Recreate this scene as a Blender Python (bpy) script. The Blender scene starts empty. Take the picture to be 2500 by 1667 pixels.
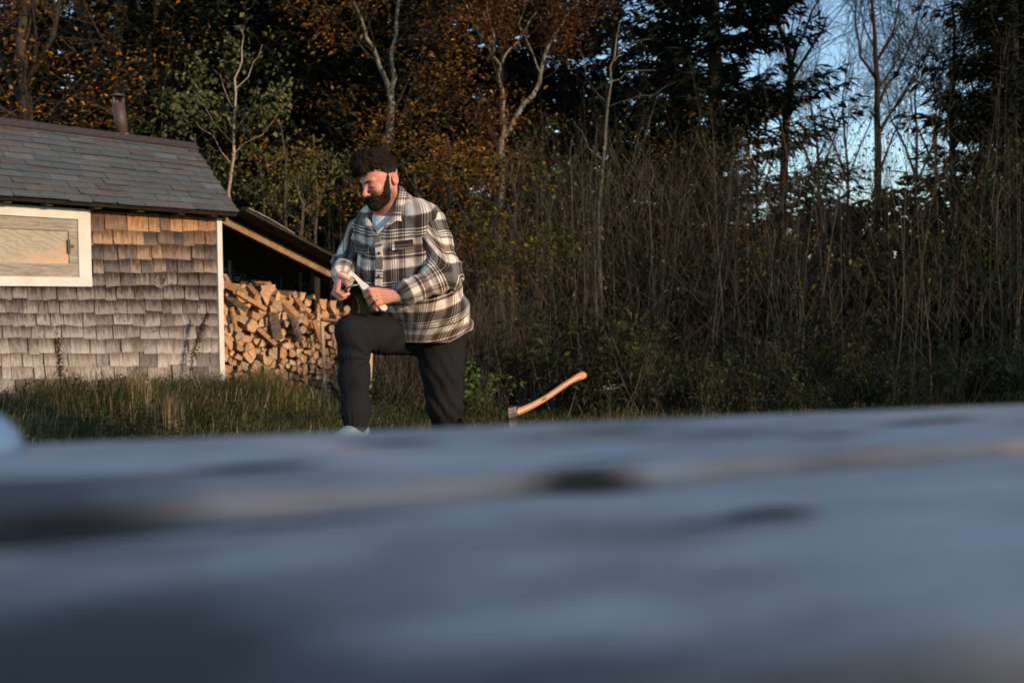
import bpy, math, random
import numpy as np
from mathutils import Vector, Matrix, noise
R_ = math.radians
rnd = random.Random(7)
sc = bpy.context.scene

# ------------------------------------------------------------------ camera
PITCH, ROLL, FPX = R_(2.05), R_(0.6), 2430.0
CAM = Vector((0, 0, .735))
_F = Vector((0, math.cos(PITCH), -math.sin(PITCH)))
_R0 = Vector((1, 0, 0)); _U0 = Vector((0, math.sin(PITCH), math.cos(PITCH)))
_R = _R0*math.cos(ROLL) - _U0*math.sin(ROLL)
_U = _R0*math.sin(ROLL) + _U0*math.cos(ROLL)
cd = bpy.data.cameras.new('camera'); cam = bpy.data.objects.new('camera', cd)
sc.collection.objects.link(cam)
m = Matrix((_R, _U, -_F)).transposed().to_4x4(); m.translation = CAM
cam.matrix_world = m
cd.sensor_width = 36; cd.lens = 35.0; cd.clip_start = .02; cd.clip_end = 2000
cd.dof.use_dof = True; cd.dof.focus_distance = 4.7; cd.dof.aperture_fstop = 3.0
sc.camera = cam
def ray(u, v): return _F + _R*((u-1250)/FPX) - _U*((v-833.5)/FPX)
def at(u, v, d): return CAM + ray(u, v)*d
def onz(u, v, z):
    q = ray(u, v); return CAM + q*((z-CAM.z)/q.z)

# ------------------------------------------------------------------ light
SUN_AZ, SUN_EL = R_(50), R_(13)     # azimuth measured from straight behind the camera towards the right
sdir = Vector((math.sin(SUN_AZ)*math.cos(SUN_EL), -math.cos(SUN_AZ)*math.cos(SUN_EL), math.sin(SUN_EL)))
w = bpy.data.worlds.new('World'); sc.world = w; w.use_nodes = True
nt = w.node_tree; nt.nodes.clear()
sky = nt.nodes.new('ShaderNodeTexSky'); sky.sky_type = 'NISHITA'; sky.sun_disc = False
sky.sun_elevation = SUN_EL
sky.sun_rotation = math.atan2(sdir.x, sdir.y)
sky.air_density = 1.0; sky.dust_density = 0.0; sky.ozone_density = 2.0
bg = nt.nodes.new('ShaderNodeBackground'); bg.inputs[1].default_value = .15
wo = nt.nodes.new('ShaderNodeOutputWorld')
nt.links.new(sky.outputs[0], bg.inputs[0]); nt.links.new(bg.outputs[0], wo.inputs[0])
sd = bpy.data.lights.new('sun', 'SUN'); sd.energy = 2.6; sd.angle = R_(.5); sd.color = (1, .71, .46)
so = bpy.data.objects.new('sun', sd); sc.collection.objects.link(so)
so.rotation_euler = (-sdir).to_track_quat('-Z', 'Y').to_euler()
so.location = (10, -10, 10)
vs = sc.view_settings
sc.display_settings.display_device = 'sRGB'
vs.view_transform = 'Standard'; vs.look = 'None'; vs.exposure = 0.85; vs.gamma = 1; vs.use_curve_mapping = False
sc.cycles.max_bounces = 5; sc.cycles.transparent_max_bounces = 6
sc.cycles.use_adaptive_sampling = True

# ------------------------------------------------------------------ helpers
def tag(o, label=None, cat=None, group=None, kind=None):
    if label: o['label'] = label
    if cat: o['category'] = cat
    if group: o['group'] = group
    if kind: o['kind'] = kind
    return o
def empty(name, loc=(0, 0, 0), label=None, cat=None, group=None, rz=0):
    o = bpy.data.objects.new(name, None); sc.collection.objects.link(o)
    o.location = loc; o.rotation_euler = (0, 0, rz); o.empty_display_size = .1
    return tag(o, label, cat, group)
class MB:
    """mesh buffer: collects verts and faces, optional material index and uv per face"""
    def __init__(s): s.v = []; s.f = []; s.mi = []; s.uv = []
    def add(s, vs, fs, mi=0, uvs=None):
        b = len(s.v); s.v.extend([tuple(x) for x in vs])
        for k, f in enumerate(fs):
            s.f.append([b+i for i in f])
            s.mi.append(mi if not isinstance(mi, (list, tuple)) else mi[k])
            s.uv.append(uvs[k] if uvs else None)
        return s
    def box(s, c, sx, sy, sz, ax=None, mi=0, jit=0):
        """box centred at c, half sizes along the three axes ax"""
        c = Vector(c); ax = ax or (Vector((1,0,0)), Vector((0,1,0)), Vector((0,0,1)))
        vs = []
        for k in range(8):
            q = c + ax[0]*(sx if k & 1 else -sx) + ax[1]*(sy if k & 2 else -sy) + ax[2]*(sz if k & 4 else -sz)
            if jit: q = q + Vector([rnd.uniform(-jit, jit) for _ in range(3)])
            vs.append(q)
        fs = [(0,2,3,1),(4,5,7,6),(0,1,5,4),(2,6,7,3),(0,4,6,2),(1,3,7,5)]
        if ax[0].cross(ax[1]).dot(ax[2]) < 0: fs = [f[::-1] for f in fs]
        return s.add(vs, fs, mi)
    def bar(s, a, b, wx, wz, up=Vector((0,0,1)), mi=0):
        a = Vector(a); b = Vector(b); d = (b-a); L = d.length; d = d/L
        x = d.cross(up).normalized(); z = x.cross(d)
        return s.box((a+b)/2, L/2, wx, wz, (d, x, z), mi)
    def tube(s, pts, rads, n=5, mi=0, cap=True, rough=0, uvs=False):
        pts = [Vector(p) for p in pts]; N = len(pts); rings = []
        d = (pts[1]-pts[0]).normalized()
        x = d.orthogonal().normalized()
        for i in range(N):
            t = (pts[min(i+1, N-1)] - pts[max(i-1, 0)])
            if t.length > 1e-9: d = t.normalized()
            x = (x - d*x.dot(d)); x = x.normalized() if x.length > 1e-6 else d.orthogonal().normalized()
            y = d.cross(x)
            r = rads[i] if hasattr(rads, '__len__') else rads
            for k in range(n):
                a = 2*math.pi*k/n
                rr = r*(1+rnd.uniform(-rough, rough)) if rough else r
                rings.append(pts[i] + x*math.cos(a)*rr + y*math.sin(a)*rr)
        fs = []
        for i in range(N-1):
            for k in range(n):
                k2 = (k+1) % n
                fs.append((i*n+k, i*n+k2, (i+1)*n+k2, (i+1)*n+k))
        if cap: fs.append(tuple(range(n))[::-1]); fs.append(tuple((N-1)*n+k for k in range(n)))
        return s.add(rings, fs, mi)
    def mesh(s, name, mats=(), smooth=False):
        me = bpy.data.meshes.new(name); me.from_pydata(s.v, [], s.f)
        for mt in mats: me.materials.append(mt)
        if any(s.mi): me.polygons.foreach_set('material_index', s.mi)
        if any(u is not None for u in s.uv):
            ul = me.uv_layers.new(name='uv'); flat = []
            for f, u in zip(s.f, s.uv):
                for k in range(len(f)): flat.extend(u[k] if u else (0, 0))
            ul.data.foreach_set('uv', flat)
        if smooth: me.polygons.foreach_set('use_smooth', [True]*len(s.f))
        me.update(); return me
    def build(s, name, mats, parent=None, smooth=False, loc=None):
        if not isinstance(mats, (list, tuple)): mats = [mats]
        if loc is not None:
            l = Vector(loc); s.v = [tuple(Vector(q)-l) for q in s.v]
        o = bpy.data.objects.new(name, s.mesh(name, mats, smooth)); sc.collection.objects.link(o)
        if loc is not None: o.location = loc
        if parent: o.parent = parent
        return o
def kid(o, parent):
    """parent a mesh given in world coordinates below an unrotated empty"""
    o.parent = parent; o.location = Vector(o.location) - Vector(parent.location); return o

# ------------------------------------------------------------------ materials
class NM:
    def __init__(s, name, rough=.8, spec=.3):
        s.m = bpy.data.materials.new(name); s.m.use_nodes = True; s.nt = s.m.node_tree
        s.p = s.nt.nodes['Principled BSDF']; s.p.inputs['Roughness'].default_value = rough
        s.p.inputs['Specular IOR Level'].default_value = spec; s._tc = None
    def n(s, t, **kw):
        o = s.nt.nodes.new(t)
        for k, v in kw.items():
            if k.startswith('i_'): o.inputs[k[2:].replace('_', ' ')].default_value = v
            else: setattr(o, k, v)
        return o
    def l(s, a, b): s.nt.links.new(a, b)
    def set(s, name, v):
        i = s.p.inputs[name]
        if hasattr(v, 'is_output'): s.l(v, i)
        else: i.default_value = (*v, 1) if i.type == 'RGBA' and len(v) == 3 else v
    def coord(s, kind='Object'):
        if kind == 'Position': return s.n('ShaderNodeNewGeometry').outputs['Position']
        return s.n('ShaderNodeTexCoord').outputs[kind]
    def island(s): return s.n('ShaderNodeNewGeometry').outputs['Random Per Island']
    def objrand(s): return s.n('ShaderNodeObjectInfo').outputs['Random']
    def mapv(s, vec, scale=(1,1,1), loc=(0,0,0), rot=(0,0,0)):
        q = s.n('ShaderNodeMapping'); q.inputs['Scale'].default_value = scale
        q.inputs['Location'].default_value = loc; q.inputs['Rotation'].default_value = rot
        s.l(vec, q.inputs['Vector']); return q.outputs[0]
    def noise(s, vec, scale=5, detail=4, rough=.6, dist=0, out=0):
        q = s.n('ShaderNodeTexNoise'); q.inputs['Scale'].default_value = scale
        q.inputs['Detail'].default_value = detail; q.inputs['Roughness'].default_value = rough
        q.inputs['Distortion'].default_value = dist
        s.l(vec, q.inputs['Vector']); return q.outputs[out]
    def ramp(s, fac, stops, interp='LINEAR'):
        q = s.n('ShaderNodeValToRGB'); e = q.color_ramp; e.interpolation = interp
        while len(e.elements) < len(stops): e.elements.new(.5)
        for k, (p, c) in enumerate(stops):
            e.elements[k].position = p
            e.elements[k].color = (*c, 1) if isinstance(c, tuple) else (c, c, c, 1)
        s.l(fac, q.inputs[0]); return q.outputs[0]
    def math(s, op, a, b=None, c=None, clamp=False):
        q = s.n('ShaderNodeMath', operation=op); q.use_clamp = clamp
        for k, x in enumerate((a, b, c)):
            if x is None: continue
            if hasattr(x, 'is_output'): s.l(x, q.inputs[k])
            else: q.inputs[k].default_value = x
        return q.outputs[0]
    def mix(s, fac, a, b, mode='MIX'):
        q = s.n('ShaderNodeMix', data_type='RGBA', blend_type=mode)
        for k, x in ((0, fac), (6, a), (7, b)):
            if hasattr(x, 'is_output'): s.l(x, q.inputs[k])
            elif isinstance(x, tuple): q.inputs[k].default_value = (*x, 1)
            else: q.inputs[k].default_value = x
        return q.outputs[2]
    def sep(s, vec):
        q = s.n('ShaderNodeSeparateXYZ'); s.l(vec, q.inputs[0]); return q.outputs
    def comb(s, x, y, z):
        q = s.n('ShaderNodeCombineXYZ')
        for k, v in enumerate((x, y, z)):
            if hasattr(v, 'is_output'): s.l(v, q.inputs[k])
            else: q.inputs[k].default_value = v
        return q.outputs[0]
    def bump(s, h, strength=.3, dist=.01):
        q = s.n('ShaderNodeBump'); q.inputs['Strength'].default_value = strength
        q.inputs['Distance'].default_value = dist; s.l(h, q.inputs['Height'])
        s.l(q.outputs[0], s.p.inputs['Normal'])
    def hsv(s, col, h=.5, sat=1.0, v=1.0):
        q = s.n('ShaderNodeHueSaturation')
        for k, x in (('Hue', h), ('Saturation', sat), ('Value', v)):
            if hasattr(x, 'is_output'): s.l(x, q.inputs[k])
            else: q.inputs[k].default_value = x
        if hasattr(col, 'is_output'): s.l(col, q.inputs['Color'])
        else: q.inputs['Color'].default_value = (*col, 1)
        return q.outputs[0]

def simple(name, col, rough=.7, spec=.3, var=.25, scale=20, bump=0, stretch=(1,1,1), metal=0):
    t = NM(name, rough, spec); c = t.mapv(t.coord(), stretch)
    nz = t.noise(c, scale, 5)
    k = t.ramp(nz, [(.25, 1-var), (.75, 1+var)])
    t.set('Base Color', t.mix(1.0, col, k, 'MULTIPLY'))
    if metal: t.set('Metallic', metal)
    if bump: t.bump(nz, bump, .01)
    return t.m
def bark(name, c1, c2, scale=30, st=(1, 1, .15)):
    t = NM(name, .95, .1); c = t.mapv(t.coord(), st)
    nz = t.noise(c, scale, 5, .7)
    t.set('Base Color', t.ramp(nz, [(.35, c1), (.65, c2)])); t.bump(nz, .6, .02); return t.m
def leafmat(name, cols, trans=.35, rough=.6, spec=.2):
    """leaf colour changes from leaf to leaf"""
    t = NM(name, rough, spec)
    n = len(cols); c = t.ramp(t.island(), [((k+.5)/n, cols[k]) for k in range(n)])
    nz = t.noise(t.coord('Position'), 1.3, 2)
    c = t.mix(1.0, c, t.ramp(nz, [(.3, .55), (.7, 1.35)]), 'MULTIPLY')
    t.set('Base Color', c)
    tr = t.n('ShaderNodeBsdfTranslucent'); t.l(c, tr.inputs[0])
    mx = t.n('ShaderNodeMixShader'); mx.inputs[0].default_value = trans
    out = t.nt.nodes['Material Output']
    t.l(t.p.outputs[0], mx.inputs[1]); t.l(tr.outputs[0], mx.inputs[2]); t.l(mx.outputs[0], out.inputs['Surface'])
    return t.m
# ================================================================== SETTING: ground
def gz(x, y):
    m_ = math.exp(-((x+4.3)**2+(y-9.2)**2)/(2*1.8**2))
    z = -.26 + .37*m_
    z += .03*noise.noise(Vector((x*.35, y*.35, 0)))
    z -= .13*math.exp(-((x+2.0)**2+(y-10.1)**2)/(2*.55**2))
    if y > 12: z += min(2.5, (y-12)*.045)
    return z
def make_ground():
    xs = list(np.concatenate([[-400,-150,-60,-30,-18], np.arange(-12, 14.1, .3), [18, 30, 60, 150, 400]]))
    ys = list(np.concatenate([[-300,-100,-40,-20,-10], np.arange(-5, 16.1, .3), [18, 22, 28, 36, 50, 80, 150, 600]]))
    b = MB(); vs = [(x, y, gz(x, y)) for y in ys for x in xs]; n = len(xs)
    b.add(vs, [(j*n+i, j*n+i+1, (j+1)*n+i+1, (j+1)*n+i) for j in range(len(ys)-1) for i in range(n-1)])
    t = NM('soil_and_moss', .95, .1)
    nz = t.noise(t.coord(), 1.2, 6); n2 = t.noise(t.coord(), 25, 5)
    c = t.ramp(nz, [(.3, (.030, .026, .014)), (.55, (.035, .042, .016)), (.75, (.06, .045, .02))])
    t.set('Base Color', t.mix(.6, c, t.ramp(n2, [(.3, .4), (.7, 1.3)]), 'MULTIPLY')); t.bump(n2, .8, .03)
    o = b.build('ground', t.m, smooth=True); tag(o, kind='structure')
make_ground()

# ================================================================== CABIN
C0 = at(540, 760, 9.3); C0.z = 0
ES = Vector((-.656, -.755, 0)); EN = Vector((.755, -.656, 0)); EZ = Vector((0, 0, 1))
def W(s, n, z): return C0 + ES*s + EN*n + EZ*z
def wpx(u, v, n=0):
    q = ray(u, v); P = C0 + EN*n; t = (P-CAM).dot(EN)/q.dot(EN); X = CAM + q*t
    return (X-C0).dot(ES), X.z
AX = (ES, EN, EZ)

def shingle_material():
    t = NM('weathered_cedar_shingle', .85, .2)
    uv = t.sep(t.coord('UV')); U, V = uv[0], uv[1]
    isl = t.island()
    pos = t.coord('Position'); pz = t.sep(pos)[2]
    st = t.comb(t.math('MULTIPLY', U, 90), t.math('MULTIPLY', V, 1.6), t.math('MULTIPLY', isl, 40))
    streak = t.noise(st, 1, 5, .65)
    st2 = t.comb(t.math('MULTIPLY', U, 38), t.math('MULTIPLY', V, .9), t.math('MULTIPLY', isl, 71))
    drip = t.noise(st2, 1, 5, .75)
    wide = t.noise(t.mapv(pos, (1.1, 1.1, 1.8)), 1, 3)
    # height weathering: warm brown under the eave, grey in the middle, paler towards the grass
    hgt = t.math('ADD', t.math('ADD', pz, t.math('MULTIPLY', t.math('SUBTRACT', isl, .5), .30)), t.math('MULTIPLY', t.math('SUBTRACT', wide, .5), .40))
    base = t.ramp(t.math('DIVIDE', hgt, 1.65), [(.0, (.26, .22, .185)), (.2, (.41, .365, .32)), (.42, (.29, .26, .232)),
              (.62, (.20, .18, .16)), (.74, (.23, .185, .145)), (.86, (.33, .20, .12)), (1, (.44, .20, .09))])
    base = t.hsv(base, t.math('ADD', .49, t.math('MULTIPLY', isl, .02)), .95, t.math('ADD', .5, t.math('MULTIPLY', isl, .72)))
    dark = t.mix(1.0, base, (.13, .10, .085), 'MULTIPLY')
    # stain runs down from under the course above, at most lower courses only the top edge
    lim = t.math('ADD', t.math('MULTIPLY', t.math('SUBTRACT', drip, .5), 2.0), V)
    midd = t.ramp(t.math('DIVIDE', pz, 1.65), [(.1, .25), (.3, .75), (.55, 1.0), (.8, .85), (.95, .45)])
    m1 = t.math('MULTIPLY', t.ramp(lim, [(.28, 0.0), (.55, .55), (.9, 1.0)]), midd)
    c = t.mix(m1, base, dark)
    c = t.mix(t.ramp(streak, [(.42, 0.0), (.62, .6)]), c, t.mix(1.0, c, (.42, .37, .33), 'MULTIPLY'))
    # knots
    vo = t.n('ShaderNodeTexVoronoi', feature='F1'); vo.inputs['Scale'].default_value = 1
    t.l(t.comb(t.math('MULTIPLY', U, 7), t.math('MULTIPLY', V, 1.0), t.math('MULTIPLY', isl, 9)), vo.inputs['Vector'])
    c = t.mix(t.ramp(vo.outputs['Distance'], [(.05, .9), (.12, 0.0)]), c, (.05, .03, .02))
    # fresh orange wood at the top of some shingles
    fr = t.math('MULTIPLY', t.ramp(t.math('ADD', V, t.math('MULTIPLY', streak, .5)), [(1.05, 0.0), (1.12, 1.0)]), t.ramp(t.math('ADD', t.math('MULTIPLY', isl, .6), t.math('MULTIPLY', drip, .6)), [(.72, 0.0), (.82, .7)]))
    c = t.mix(fr, c, (.42, .19, .085))
    t.set('Base Color', c)
    t.bump(t.math('ADD', streak, t.math('MULTIPLY', drip, .5)), .55, .006)
    return t.m
M_SH = shingle_material()
M_DARKWOOD = simple('dark_old_board', (.030, .024, .020), .9, .1, .5, 12, .5, (1, 1, .2))
def trim_material():
    t = NM('old_white_paint', .6, .3)
    nz = t.noise(t.coord(), 6, 5); n2 = t.noise(t.mapv(t.coord('Position'), (60, 60, 8)), 1, 4)
    c = t.ramp(nz, [(.3, (.54, .50, .43)), (.7, (.66, .63, .555))])
    c = t.mix(t.ramp(n2, [(.68, 0.0), (.8, .55)]), c, (.35, .29, .22))
    t.set('Base Color', c); t.bump(n2, .25, .003); return t.m
M_TRIM = trim_material()
def sash_material():
    t = NM('bare_grey_sash_wood', .85, .2)
    p = t.coord('Position')
    n2 = t.noise(t.mapv(p, (9, 9, 110)), 1, 5, .7)
    c = t.ramp(n2, [(.32, (.15, .13, .105)), (.5, (.27, .24, .19)), (.7, (.42, .38, .31))])
    t.set('Base Color', c); t.bump(n2, .4, .004); return t.m
M_SASH = sash_material()

ROWS_V = [275, 382, 497, 605, 710, 820, 930, 1030, 1132, 1248, 1355, 1455]
ROW_R = [wpx(500, 480+y/3.266)[1] for y in ROWS_V]
ROW_L = [wpx(240, 480+y/3.266)[1] for y in ROWS_V]
SR, SL = .157, 1.18
for k in range(3):
    ROW_R.append(ROW_R[-1]-.122); ROW_L.append(ROW_L[-1]-.118)
EAVE_Z = 1.600
WS1, _ = wpx(217, 600); WZ0 = (wpx(217, 700)[1]); WZ1 = wpx(217, 513)[1]
WS2 = WS1 + 1.55
def shingle(b, s0, s1, z0, z1, rot=0, lift=0, th=.017, back=.002):
    """tapered shingle; s to the left, faces EN"""
    w2 = (s1-s0)/2; sc_ = (s0+s1)/2; zc = z0+.02
    off = rnd.uniform(0, 30)
    def P(s, z, n):
        ds, dz = s-sc_, z-zc
        return W(sc_+ds*math.cos(rot)-dz*math.sin(rot), n+lift, zc+ds*math.sin(rot)+dz*math.cos(rot))
    tb = th*rnd.uniform(.7, 1.45); j = [rnd.uniform(-.008, .008) for _ in range(4)]
    skew = rnd.uniform(-.004, .004)
    vs = [P(s0+skew, z0+j[0], tb), P(s1+skew, z0+j[1], tb), P(s1, z1, .004+back), P(s0, z1, .004+back),
          P(s0+skew, z0+j[0], .0), P(s1+skew, z0+j[1], .0), P(s1, z1, -.002), P(s0, z1, -.002)]
    wd = s1-s0; e = .122; h = (z1-z0)/e
    q = [(off, 0), (off+wd, 0), (off+wd, h), (off, h)]
    b.add(vs, [(0,3,2,1),(4,5,6,7),(0,1,5,4),(1,2,6,5),(3,0,4,7)], 0,
          [[q[0],q[3],q[2],q[1]], q, [q[0],q[1],q[1],q[0]], [q[1],q[2],q[2],q[1]], [q[3],q[0],q[0],q[3]]])

cabin = empty('cabin', W(1, -1, 0), 'small weathered shingle cabin with grey slate roof and white trimmed window', 'cabin')
def make_wall():
    b = MB(); S_END = 3.4
    n = len(ROW_R)
    for k in range(n):
        s = .045 if k else .045
        ztop_r = (ROW_R[k-1] if k else EAVE_Z-.02)+.015; ztop_l = (ROW_L[k-1] if k else EAVE_Z-.045)+.015
        while s < S_END:
            w_ = rnd.choice([rnd.uniform(.07, .12), rnd.uniform(.09, .15), rnd.uniform(.12, .2)])
            s1 = min(s+w_, S_END); f = ((s+s1)/2-SR)/(SL-SR)
            z0 = ROW_R[k]+(ROW_L[k]-ROW_R[k])*f + rnd.uniform(-.004, .004)
            z1 = ztop_r+(ztop_l-ztop_r)*f
            a, c_ = s, s1-rnd.uniform(.003, .010); z0 += rnd.choice([0, 0, 0, rnd.uniform(-.010, .014)])
            s = s1
            if z1 > WZ0+.05 and z0 < WZ1-.03:          # window opening
                if a > WS1-.02 and a < WS2: continue
                if c_ > WS1-.004 and a < WS1: c_ = WS1-.004
                if c_-a < .02: continue
            rot, lift = 0, 0
            if k == 5 and abs(a-1.30) < .06: rot, lift = -.28, .012
            elif k == 5 and 1.88 < a < 1.97: rot, lift = .25, .012
            elif rnd.random() < .16: rot = rnd.uniform(-.06, .06); lift = rnd.uniform(0, .006)
            shingle(b, a, c_, z0, z1, rot, lift)
    # one curled loose shingle
    shingle(b, .60, .70, wpx(395, 700)[1]-.005, wpx(395, 700)[1]+.10, .5, .012)
    kid(b.build('shingle_wall', M_SH), cabin)
    b = MB(); b.box(W(1.7, -.045, .70), 1.68, .04, .90, AX)              # sheathing behind
    b.box(W(.03, -.75, .70), .03, .66, .9, AX); b.box(W(3.37, -.75, .70), .03, .66, .9, AX)
    b.box(W(1.7, -1.45, .70), 1.70, .03, .9, AX)
    # gable triangles
    for s in (.03, 3.37):
        v = [W(s-.03, 0, 1.6), W(s-.03, -1.4, 1.6), W(s-.03, -.55, 2.2), W(s+.03, 0, 1.6), W(s+.03, -1.4, 1.6), W(s+.03, -.55, 2.2)]
        b.add(v, [(0,1,2),(3,5,4),(0,2,5,3),(1,4,5,2)])
    kid(b.build('sheathing', M_DARKWOOD), cabin)
    # corner board
    b = MB(); b.box(W(.022, .012, .775), .026, .026, .80, AX); kid(b.build('corner_board', M_TRIM), cabin)
    b = MB(); b.box(W(-.022, -.02, .97), .018, .012, .055, AX); kid(b.build('nailed_block', M_TRIM), cabin)
make_wall()
def make_window():
    tw = .105; ts = .087
    zt, zb = WZ1, WZ0
    fr = MB()
    fr.box(W((WS1+WS2)/2, .028, zt-ts/2+.0), (WS2-WS1)/2, .016, ts/2, AX)
    fr.box(W((WS1+WS2)/2, .030, zb+.038), (WS2-WS1)/2, .018, .038, AX)
    fr.box(W(WS1+tw/2+.0, .026, (zt-ts+zb+.076)/2), tw/2, .015, (zt-ts-zb-.076)/2-.0005, AX)
    fr.box(W(WS2-tw/2, .026, (zt-ts+zb+.076)/2), tw/2, .015, (zt-ts-zb-.076)/2-.0005, AX)
    f = kid(fr.build('window', M_TRIM), cabin)
    s0, s1, z0, z1 = WS1+tw, WS2-tw, zb+.076, zt-ts
    sa = MB()
    sa.box(W((s0+s1)/2, .010, z1-.035), (s1-s0)/2, .012, .035, AX)
    sa.box(W((s0+s1)/2, .006, z1-.085), (s1-s0)/2-.05, .012, .015, AX)
    sa.box(W((s0+s1)/2, .012, z0+.055), (s1-s0)/2, .014, .055, AX)
    for s in (s0+.035, s1-.035): sa.box(W(s, .009, (z0+z1)/2+.02), .035, .012, (z1-z0)/2-.056, AX)
    o = sa.build('sash', M_SASH); o.parent = f; o.location = -Vector(f.location) - Vector(cabin.location) + Vector(f.location)
    o.location = -Vector(cabin.location) - (Vector(f.location))
    t = NM('cloudy_pane_painted_reflection', .35, .45)
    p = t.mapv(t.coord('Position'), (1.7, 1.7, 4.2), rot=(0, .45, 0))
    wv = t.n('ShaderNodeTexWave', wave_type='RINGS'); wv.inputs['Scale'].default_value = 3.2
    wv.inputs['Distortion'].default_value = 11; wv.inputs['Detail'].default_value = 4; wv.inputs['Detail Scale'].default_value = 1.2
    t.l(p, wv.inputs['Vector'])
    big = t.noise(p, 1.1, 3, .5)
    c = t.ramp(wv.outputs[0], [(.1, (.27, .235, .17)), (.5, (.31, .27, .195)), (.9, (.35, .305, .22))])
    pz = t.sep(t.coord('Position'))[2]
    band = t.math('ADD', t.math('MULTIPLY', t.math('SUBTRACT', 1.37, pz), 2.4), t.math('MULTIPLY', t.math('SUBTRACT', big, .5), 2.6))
    c = t.mix(t.ramp(band, [(.15, 0.0), (.75, .75)]), c, t.mix(t.ramp(wv.outputs[0], [(.3, 0.0), (.6, 1.0)]), (.58, .45, .26), (.62, .31, .16)))  # wavy orange reflection painted into the pane colour
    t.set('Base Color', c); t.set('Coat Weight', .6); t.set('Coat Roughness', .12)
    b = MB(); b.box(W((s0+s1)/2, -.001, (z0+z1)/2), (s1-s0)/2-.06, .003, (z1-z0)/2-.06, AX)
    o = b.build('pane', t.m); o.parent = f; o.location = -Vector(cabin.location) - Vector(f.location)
    b = MB(); b.box(W(s0+.075, .024, (z0+z1)/2+.015), .010, .008, .055, AX)
    b.box(W(s0+.055, .030, (z0+z1)/2+.015), .018, .006, .012, AX)
    o = b.build('latch', simple('dark_iron', (.06, .055, .05), .6, .4, .3)); o.parent = f
    o.location = -Vector(cabin.location) - Vector(f.location)
make_window()

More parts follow.
